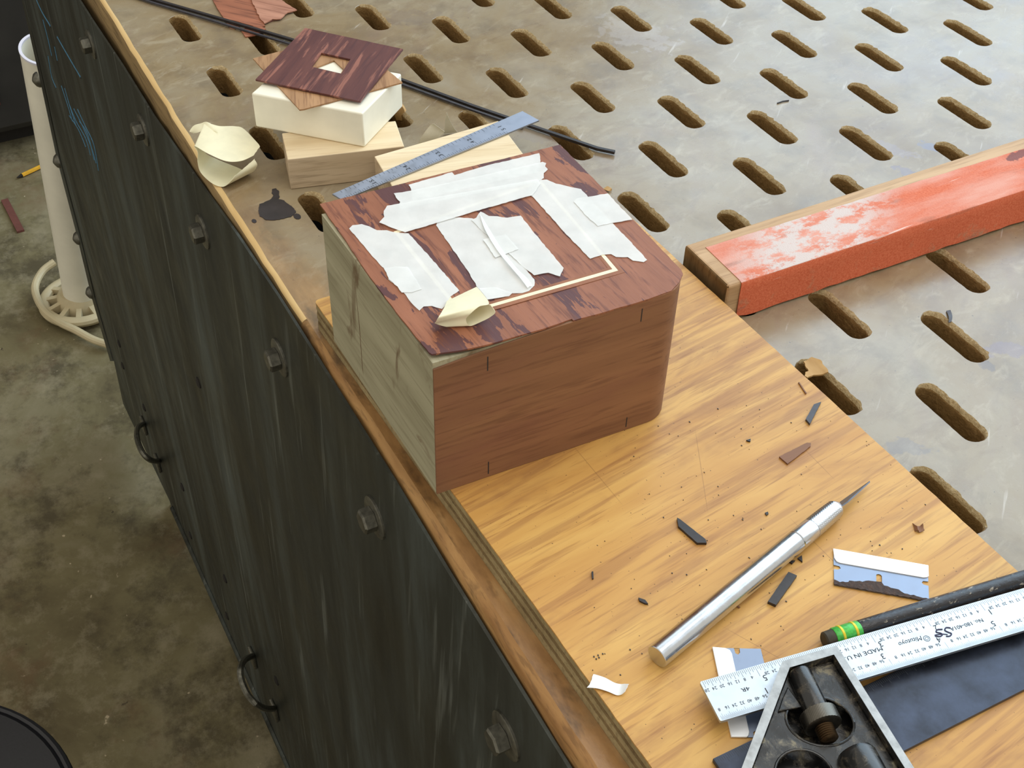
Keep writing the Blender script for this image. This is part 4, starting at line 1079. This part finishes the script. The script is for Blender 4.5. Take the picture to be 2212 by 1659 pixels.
# handwritten double S in marker
def pen(pts, r=0.28):
    P = spline([at(*cD([p])[0], QZ + 0.1) for p in pts], 6); return tube_geo(P, [r]*len(P), 6)
mk('handwriting', *join([pen([(1430, 860), (1385, 858), (1372, 885), (1405, 905), (1440, 920), (1425, 945), (1385, 948)]), pen([(1345, 875), (1290, 880), (1283, 905), (1325, 915), (1345, 930), (1320, 950), (1268, 945)]), pen([(1400, 930), (1345, 925), (1265, 935)], 0.2)]), M_INK, sq, True)
# head: local frame, a back along the rule, b towards the viewer
HZ = 30.5
h0 = at(*cC([(1600, 282)])[0], HZ)
def hp(a, b): return (h0 + uu*a + vv*b).xy
p_tl = at(*cC([(985, 458)])[0], HZ); aw = (p_tl - h0).dot(uu)
tip = at(*cC([(545, 1620)])[0], HZ); ta, tb = (tip - h0).dot(uu), (tip - h0).dot(vv)
kx = (ta - aw)/tb
BB = 64.0
h_out = [hp(0, 0), hp(aw, 0), hp(aw + kx*40, 40), hp(aw + kx*40 - 3.0, 44), hp(aw*0.9, 58), hp(9, BB), hp(0, BB)]
t_ = 3.0
h_in = [hp(3.0, 3.2), hp(aw - 1.4, 3.2), hp(aw + kx*36 - 3.4, 37), hp(aw + kx*36 - 5.6, 41), hp(aw*0.86, 54), hp(11, BB - 4), hp(3.0, BB - 4)]
o = sheet('rim_face', h_out, HZ, 0.4, M_GROUND, sq, [h_in]); o['label'] = 'bright ground steel top of the head rim'
sheet('head_rim', h_out, HZ - 0.4, HZ - QZ - 0.5, M_ENAMEL, sq, [h_in])
def circ(c_, r, n=28): return [(c_[0] + r*math.cos(2*math.pi*k/n), c_[1] + r*math.sin(2*math.pi*k/n)) for k in range(n)]
WZ = QZ + 1.6
def ell(c, rx, ry, rz):
    p = at(*cC([c])[0], WZ); return p
hc = (at(*cC([(1020, 1110)])[0], WZ) + at(*cC([(1800, 1150)])[0], WZ))/2; hr = (at(*cC([(1020, 1110)])[0], WZ) - at(*cC([(1800, 1150)])[0], WZ)).length/2*0.98
hbm = at(*cC([(1400, 1408)])[0], WZ)
# the hole is a wide capsule across the bolt
ax = (at(*cC([(1800, 1150)])[0], WZ) - at(*cC([(1020, 1110)])[0], WZ)).normalized()
ay = Vector((-ax.y, ax.x, 0)); 
if ay.dot(vv) < 0: ay = -ay
ry = abs((hbm - hc).dot(ay))
hole1 = [(hc + ax*hr*math.cos(t) + ay*ry*math.sin(t)).xy for t in [2*math.pi*k/32 for k in range(32)]]
top2 = at(*cC([(1070, 1470)])[0], WZ); c2_ = top2 + vv*9.5 - uu*0.5
hole2 = [(c2_ + uu*10.0*math.cos(t) + vv*9.5*math.sin(t)).xy for t in [2*math.pi*k/32 for k in range(32)]]
web_out = [hp(2.95, 3.1), hp(aw - 1.4, 3.1), hp(aw + kx*36 - 3.3, 37), hp(aw + kx*36 - 5.5, 41), hp(aw*0.86, 54), hp(11, BB - 4), hp(2.95, BB - 4)]
o = sheet('head_web', web_out, WZ, 1.4, M_ENAMEL, sq, [hole1, hole2]); bevel(o, 0.4); tag(o, 'chipped black enamelled web of the head with two holes')
# lower cheek under the rule
sheet('lower_cheek', [hp(0, 1), hp(aw, 1), hp(aw + kx*39, 39), hp(aw*0.9, 57), hp(9, BB - 1), hp(0, BB - 1)], BT + 3.2, 1.1, M_ENAMEL, sq)
for nm, poly in (('rim_skirt', [hp(0, qW + .5), hp(0, BB), hp(3, BB - 3), hp(3, qW + .5)]), ('rim_skirt', [hp(aw + kx*(qW+.5), qW + .5), hp(aw + kx*40, 40), hp(aw + kx*40 - 3.4, 40), hp(aw + kx*(qW+.5) - 3.4, qW + .5)])):
    sheet(nm, poly, QZ - 0.05, QZ - BT - 3.4, M_ENAMEL, sq)
def lip(hole, name):
    v, f = tube_geo([(p[0], p[1], WZ - 0.1) for p in hole] + [(hole[0][0], hole[0][1], WZ - 0.1)], 0.55, 8); mk(name, v, f, M_ENAMEL, sq, True)
lip(hole1, 'hole_lip'); lip(hole2, 'hole_lip')
# bolt boss, knurled nut and threaded stud
bz_ = WZ + 1.0
q0 = at(*cC([(1175, 525)])[0], bz_ + 2); q1 = at(*cC([(1385, 985)])[0], bz_ + 2); q0.z = q1.z = bz_
bdv = (q1 - q0).normalized(); bl_ = (q1 - q0).length
lathe('bolt_boss', q0, q1, [(0, 2.4), (0.8, 3.9), (2, 4.4), (bl_ - .5, 4.6), (bl_, 4.4)], M_ENAMEL, sq, 28)
nk = at(*cC([(1445, 1095)])[0], bz_); 
def nut_r(th, t, r): return 0.14*(abs(math.sin(18*th + t*3.2)) + abs(math.sin(18*th - t*3.2)) - 1.2) if r > 5 else 0
n0 = q1 + bdv*0.6
o = lathe('knurled_nut', n0, n0 + bdv*5, [(0, 6.1)] + [(0.3 + 5.2*i/16, 6.7) for i in range(17)] + [(5.8, 6.1)], M_NUT, sq, 108, nut_r)
lathe('threaded_stud', n0 + bdv*5.4, n0 + bdv*12, [(0, 3.2)] + [(0.4*i + 0.2, 3.1 + (0.28 if i % 2 else -0.22)) for i in range(14)] + [(6.0, 2.5), (6.3, 1.6)], M_STUD, sq, 24)
# level vial housing at the lower right
v0 = at(*cC([(1830, 1430)])[0], WZ + 2.2); v0.z = WZ + 0.8
v0 = v0 + uu*1.2
v1 = v0 + vv*20 + uu*1.0
lathe('vial_housing', v0, v1, [(0, 3.5), (0.8, 6.2), (2.4, 7.0), (19, 7.0), (20, 6.2)], M_ENAMEL, sq, 28)
# raised triangular pad beside the boss
pad = lay(cC([(1050, 740), (1215, 970), (940, 1020), (985, 880)]), WZ + 0.9)
bevel(sheet('casting_pad', pad, WZ + 0.9, 0.95, M_ENAMEL, sq), 0.4)

# ------------------------------------------------------------------ pencil with green ferrule behind the rule
pr = 3.6
e0 = at(1782, 1383, BT + pr + .1); e1 = at(2212, 1252, BT + pr + .1)
pdv = (e1 - e0).normalized()
# keep it clear of the rule edge
pn = thing('pencil', 'black lacquered pencil with green and yellow ferrule lying along the back of the engraved rule', 'pencil', (*(e0 + pdv*60).xy, BT))
lathe('eraser', e0 - pdv*0.5, e1, [(0, 2.6), (0.5, 3.2), (4.2, 3.4)], M_ERASER, pn, 24)
fs = 3.6; fe_ = (at(1853, 1358, BT + pr) - e0).dot(pdv)
lathe('ferrule', e0 + pdv*fs, e1, [(0, 3.5), (0.4, 3.75), (fe_ - fs - .4, 3.75), (fe_ - fs, 3.5)], M_GREEN, pn, 24)
for t in (0.22, 0.72):
    c = e0 + pdv*(fs + (fe_ - fs)*t); lathe('yellow_band', c, c + pdv*1.2, [(0, 3.7), (0.2, 3.95), (1.0, 3.95), (1.2, 3.7)], M_YELLOW, pn, 24)
v, f = lathe_geo(e0 + pdv*fe_, e0 + pdv*175, [(0, 3.5), (0.5, 3.65)] + [(10*i, 3.65) for i in range(1, 14)], 18)
mk('barrel', v, f, M_LACQUER, pn, True)

# ------------------------------------------------------------------ chips on the oak board
def chip(name, pts, c, th, mat, label, cat='chip', z=BT + 0.05, group=None, edge=0.05):
    o = sheet(name, rough_edge(lay(c(pts), z + th), edge, 1.5), z + th, th, mat); return tag(o, label, cat, group)
chip('black_offcut', [(637, 852), (655, 862), (812, 985), (820, 1008), (762, 1008), (645, 905)], cB, 1.3, M_EBONY, 'black mitred wood offcut lying in front of the box')
chip('black_offcut', [(1198, 1370), (1325, 1187), (1378, 1210), (1248, 1392)], cB, 1.5, M_EBONY, 'square-ended black wood offcut to the near side of the knife')
chip('black_offcut', [(1432, 243), (1482, 152), (1528, 136), (1458, 272)], cB, 1.2, M_EBONY2, 'grey-black mitred offcut close to the board edge')
chip('mahogany_offcut', [(1268, 475), (1440, 389), (1464, 392), (1462, 410), (1320, 520)], cB, 0.8, M_MAHOG_FRONT, 'reddish-brown wedge of veneer on the board', edge=0.1)
o = ribbon('veneer_crumb', [(P3(cB([a])[0], BT), P3(cB([b])[0], BT)) for a, b in [((2095, 888, .2), (2108, 938, .2)), ((2120, 905, 1.6), (2126, 930, 1.2)), ((2138, 905, .7), (2134, 945, .5)), ((2155, 890, 1.8), (2164, 932, .6))]], M_MAHOG_FRONT, None, thick=.4, nu=3, nv=3, jag=.3); tag(o, 'small butterfly-shaped mahogany crumb near the razor blade', 'chip')
chip('black_crumb', [(1382, 1102), (1408, 1085), (1412, 1125)], cB, 0.8, M_EBONY, 'triangular black crumb just below the knife, farther of the two')
chip('black_crumb', [(1320, 1117), (1367, 1116), (1348, 1136)], cB, 0.8, M_EBONY, 'flat triangular black crumb touching the shadow of the knife')
chip('black_crumb', [(1200, 1208), (1238, 1188), (1218, 1212)], cB, 0.7, M_EBONY, 'sliver of black wood tight against the knife handle')
chip('black_crumb', [(398, 1346), (440, 1360), (458, 1384), (440, 1382), (405, 1365)], cB, 0.9, M_EBONY, 'short splintered black sliver lying alone on the board')
chip('black_crumb', [(108, 1186), (119, 1184), (121, 1228), (112, 1230)], cB, 0.7, M_EBONY, 'tiny upright black splinter nearest the front of the box')
chip('black_crumb', [(1064, 373), (1092, 364), (1090, 381), (1078, 379)], cB, 0.7, M_EBONY, 'tiny black triangle beside the reddish wedge')
chip('brown_splinter', [(1386, 16), (1392, 14), (1438, 82), (1432, 86)], cB, 0.6, M_MAHOG_FRONT, 'thin brown splinter near the far edge of the board')
chip('black_crumb', [(1180, 822), (1198, 815), (1202, 828), (1190, 838)], cB, 0.6, M_EBONY, 'black crumb between the mitred offcut and the knife tip')
chip('brown_splinter', [(985, 1386), (995, 1384), (1028, 1405), (1020, 1410)], cB, 0.5, M_MAHOG_FRONT, 'thin brown splinter under the middle of the knife')
sp_ = []
for k in range(150):
    px, py = random.uniform(1280, 2050), random.uniform(860, 1460)
    p = at(px, py, BT)
    if p.y > RIGHT(p.x).y - 3 or p.y < LEFT(p.x).y + 3 or (p.x < 328 and p.y < -250): continue
    r = random.uniform(.12, .42); a0 = random.uniform(0, 6)
    poly = [(p.x + r*random.uniform(.5, 1.6)*math.cos(a0 + t), p.y + r*random.uniform(.3, 1.0)*math.sin(a0 + t)) for t in (0, 1.6, 3.1, 4.7)]
    sp_.append(prism_geo(poly, BT + .02, BT + .02 + r*.7))
for px, py in [(1283, 1419), (1288, 1424), (1292, 1416), (1294, 1421), (1302, 1413), (1361, 1404), (1480, 1388), (1486, 1384), (1492, 1380), (1500, 1374), (1507, 1368), (1514, 1362), (1452, 1410), (1447, 1414)]:
    p = at(px, py, BT); r = .45
    sp_.append(prism_geo([(p.x - r, p.y), (p.x, p.y - r*.7), (p.x + r, p.y), (p.x, p.y + r*.7)], BT + .02, BT + .3))
v, f = join(sp_); tag(mk('sawdust_specks', v, f, M_EBONY), 'dark sawdust specks scattered over the oak board', 'sawdust', None, 'stuff')
# paper scrap at the board edge
o = ribbon('paper_scrap', rows3(cI, [((215, 1165, .6), (370, 845, .5)), ((450, 1185, .9), (620, 925, .5)), ((700, 1260, .9), (850, 1045, .9)), ((905, 1345, .5), (1000, 1082, .5)), ((1020, 1330, 1.0), (1100, 1075, 1.5)), ((1100, 1265, 2.4), (1195, 1080, 3.0))], BT), M_PAPER, None, thick=.15, nu=5, nv=5, jag=.3); tag(o, 'small white scrap of tape curling at the front edge of the board', 'tape')

# ------------------------------------------------------------------ on the floor: tube in a slotted base, cabinet, pencil, stick, stool
FZ = -BH
bc = at(178, 648, FZ + 12)
tt = at_y(98, 106, bc.y + 26)
tube = thing('plastic_tube', 'tall off-white plastic tube standing in a round slotted base beside the bench', 'tube', (bc.x, bc.y, FZ))
tb_ = Vector((bc.x, bc.y, FZ + 14)); tl_ = (tt - tb_).length
u_, v__, w__ = frame_of(tt - tb_)
def hollow(p0, p1, r0, r1, th, mat, name, parent):
    L_ = (Vector(p1) - Vector(p0)).length
    return lathe(name, p0, p1, [(0, r0 - th), (0, r0), (L_*.5, (r0 + r1)/2), (L_, r1), (L_, r1 - th), (L_*.5, (r0 + r1)/2 - th), (1, r0 - th)], mat, parent, 40)
hollow(tb_, tt, 27, 31, 2.5, M_PIPE, 'tube_body', tube)
v, f = lathe_geo(tt - w__*1, tt + w__*2, [(0, 28.3), (0, 31.8), (3, 31.8), (3, 28.3), (0, 28.3)], 40, None, None, False); mk('tube_lip', v, f, M_PIPE_IN, tube, True)
# slotted base: rim, hub and spokes
def torus(c, R_, r, n=48, m=10, sq_=1.0):
    V = []; F = []
    for i in range(n):
        a = 2*math.pi*i/n
        for k in range(m):
            b = 2*math.pi*k/m; V.append((c[0] + (R_ + r*math.cos(b))*math.cos(a), c[1] + (R_ + r*math.cos(b))*math.sin(a), c[2] + r*sq_*math.sin(b)))
    for i in range(n):
        for k in range(m): F.append((i*m + k, ((i+1) % n)*m + k, ((i+1) % n)*m + (k+1) % m, i*m + (k+1) % m))
    return V, F
mk('base_rim', *torus((bc.x, bc.y, FZ + 14), 58, 9, sq_=.9), M_BASE, tube, True)
lathe('hub', (bc.x, bc.y, FZ), (bc.x, bc.y, FZ + 34), [(0, 40), (8, 40), (26, 36), (34, 31)], M_BASE, tube, 32)
for k in range(12):
    a = 2*math.pi*k/12 + .2; d = Vector((math.cos(a), math.sin(a), 0)); s = Vector((-d.y, d.x, 0))*4
    A_ = Vector((bc.x, bc.y, FZ))
    V = []
    for rr, z0, z1 in ((34, 10, 24), (57, 10, 20)):
        for sg in (1, -1): V += [A_ + d*rr + s*sg + Vector((0, 0, z0)), A_ + d*rr + s*sg + Vector((0, 0, z1))]
    mk('spoke', V, [(0, 1, 3, 2), (4, 6, 7, 5), (0, 4, 5, 1), (2, 3, 7, 6), (1, 5, 7, 3), (0, 2, 6, 4)], M_BASE, tube)
hpt = [at(px, py, FZ + z) for px, py, z in [(118, 566, 40), (92, 586, 34), (76, 618, 28), (82, 648, 22), (100, 675, 18), (130, 697, 16), (165, 714, 14), (200, 733, 12), (235, 745, 12)]]
v, f = tube_geo(spline(hpt, 6), 6.0, 10); mk('hoop', v, f, M_BASE, tube, True)
# dark cabinet standing far behind
cp = at(80, 347, FZ); cq = at(0, 333, FZ)
cab = thing('cabinet', 'dark charcoal floor cabinet with a dull red door in the far shadow', 'cabinet', (cp.x - 250, cp.y, FZ))
cx1 = min(cp.x, cq.x) + 20
v, f = box_geo(cx1 - 500, cx1 - 22, -900, -150, FZ + 40, FZ + 950); bevel(mk('cabinet_body', v, f, M_CABINET, cab), 4)
v, f = box_geo(cx1 - 460, cx1 - 60, -880, -170, FZ, FZ + 40); mk('plinth', v, f, M_DARK, cab)
v, f = box_geo(cx1 - 21.5, cx1, -520, -160, FZ + 60, FZ + 900); d1 = bevel(mk('door', v, f, M_CABINET, cab), 3)
v, f = box_geo(cx1 + .5, cx1 + 8, -470, -370, FZ + 110, FZ + 420); bevel(mk('red_panel', v, f, M_REDCAB, cab), 2)
v, f = box_geo(cx1 - 21.5, cx1, -890, -526, FZ + 60, FZ + 900); bevel(mk('door', v, f, M_CABINET, cab), 3)
# yellow pencil and brown stick on the concrete
a = at(36, 384, FZ + 4); b = at(92, 358, FZ + 4); dv = (b - a).normalized()
yp = thing('yellow_pencil', 'yellow pencil lying on the concrete floor beside the white tube', 'pencil', (*((a + b)/2).xy, FZ))
lathe('barrel', a + dv*11, b + dv*60, [(0, 3.8), ((b - a).length + 48, 3.8)], M_PENCILY, yp, 6, None, False)
lathe('point', a, a + dv*11, [(0, .6), (3, 1.4), (11, 3.7)], M_DARK, yp, 10)
a = at(10, 432, FZ + 2); b = at(45, 500, FZ + 2); dv = (b - a).normalized(); s = Vector((-dv.y, dv.x, 0))*6
v, f = prism_geo([(a - s).xy, (a + s).xy, (b + s).xy, (b - s).xy], FZ + .2, FZ + 4); tag(mk('wood_stick', v, f, plain('dull_red_stick', (104, 60, 50), .7)), 'flat reddish-brown stick lying on the concrete floor', 'stick')
# round stool at the lower left
SZt = -470.0
A1, A2, A3 = at(0, 1521, SZt).xy, at(88, 1566, SZt).xy, at(157, 1659, SZt).xy
def circum(a, b, c):
    d = 2*(a.x*(b.y - c.y) + b.x*(c.y - a.y) + c.x*(a.y - b.y))
    ux = ((a.length_squared)*(b.y - c.y) + (b.length_squared)*(c.y - a.y) + (c.length_squared)*(a.y - b.y))/d
    uy = ((a.length_squared)*(c.x - b.x) + (b.length_squared)*(a.x - c.x) + (c.length_squared)*(b.x - a.x))/d
    return Vector((ux, uy))
sc_ = circum(A1, A2, A3); sr = (A1 - sc_).length
if not 60 < sr < 260 or sc_.y > A1.y:
    sr = 165; m_ = (A1 + A3)/2; sc_ = m_ + Vector((0.3, -1)).normalized()*150
stl = thing('stool', 'round black vinyl stool with piped seat rim standing by the bench', 'stool', (*sc_, FZ))
lathe('seat', (*sc_, SZt - 60), (*sc_, SZt), [(0, sr - 14), (6, sr - 4), (30, sr), (54, sr - 2), (60, sr - 8), (63, sr*.7), (66, sr*.35), (67, 2)], M_VINYL, stl, 72)
mk('piping', *torus((*sc_, SZt - 3), sr - 3, 3.2, 72, 8), M_VINYL, stl, True)
for k in range(4):
    a = math.pi/4 + k*math.pi/2; d = Vector((math.cos(a), math.sin(a), 0)); A_ = Vector((*sc_, 0))
    v, f = tube_geo([A_ + d*sr*.55 + Vector((0, 0, SZt - 58)), A_ + d*sr*.85 + Vector((0, 0, FZ))], 11, 10); mk('leg', v, f, M_BOLT, stl, True)
mk('foot_ring', *torus((*sc_, FZ + 220), sr*.78, 8), M_BOLT, stl, True)
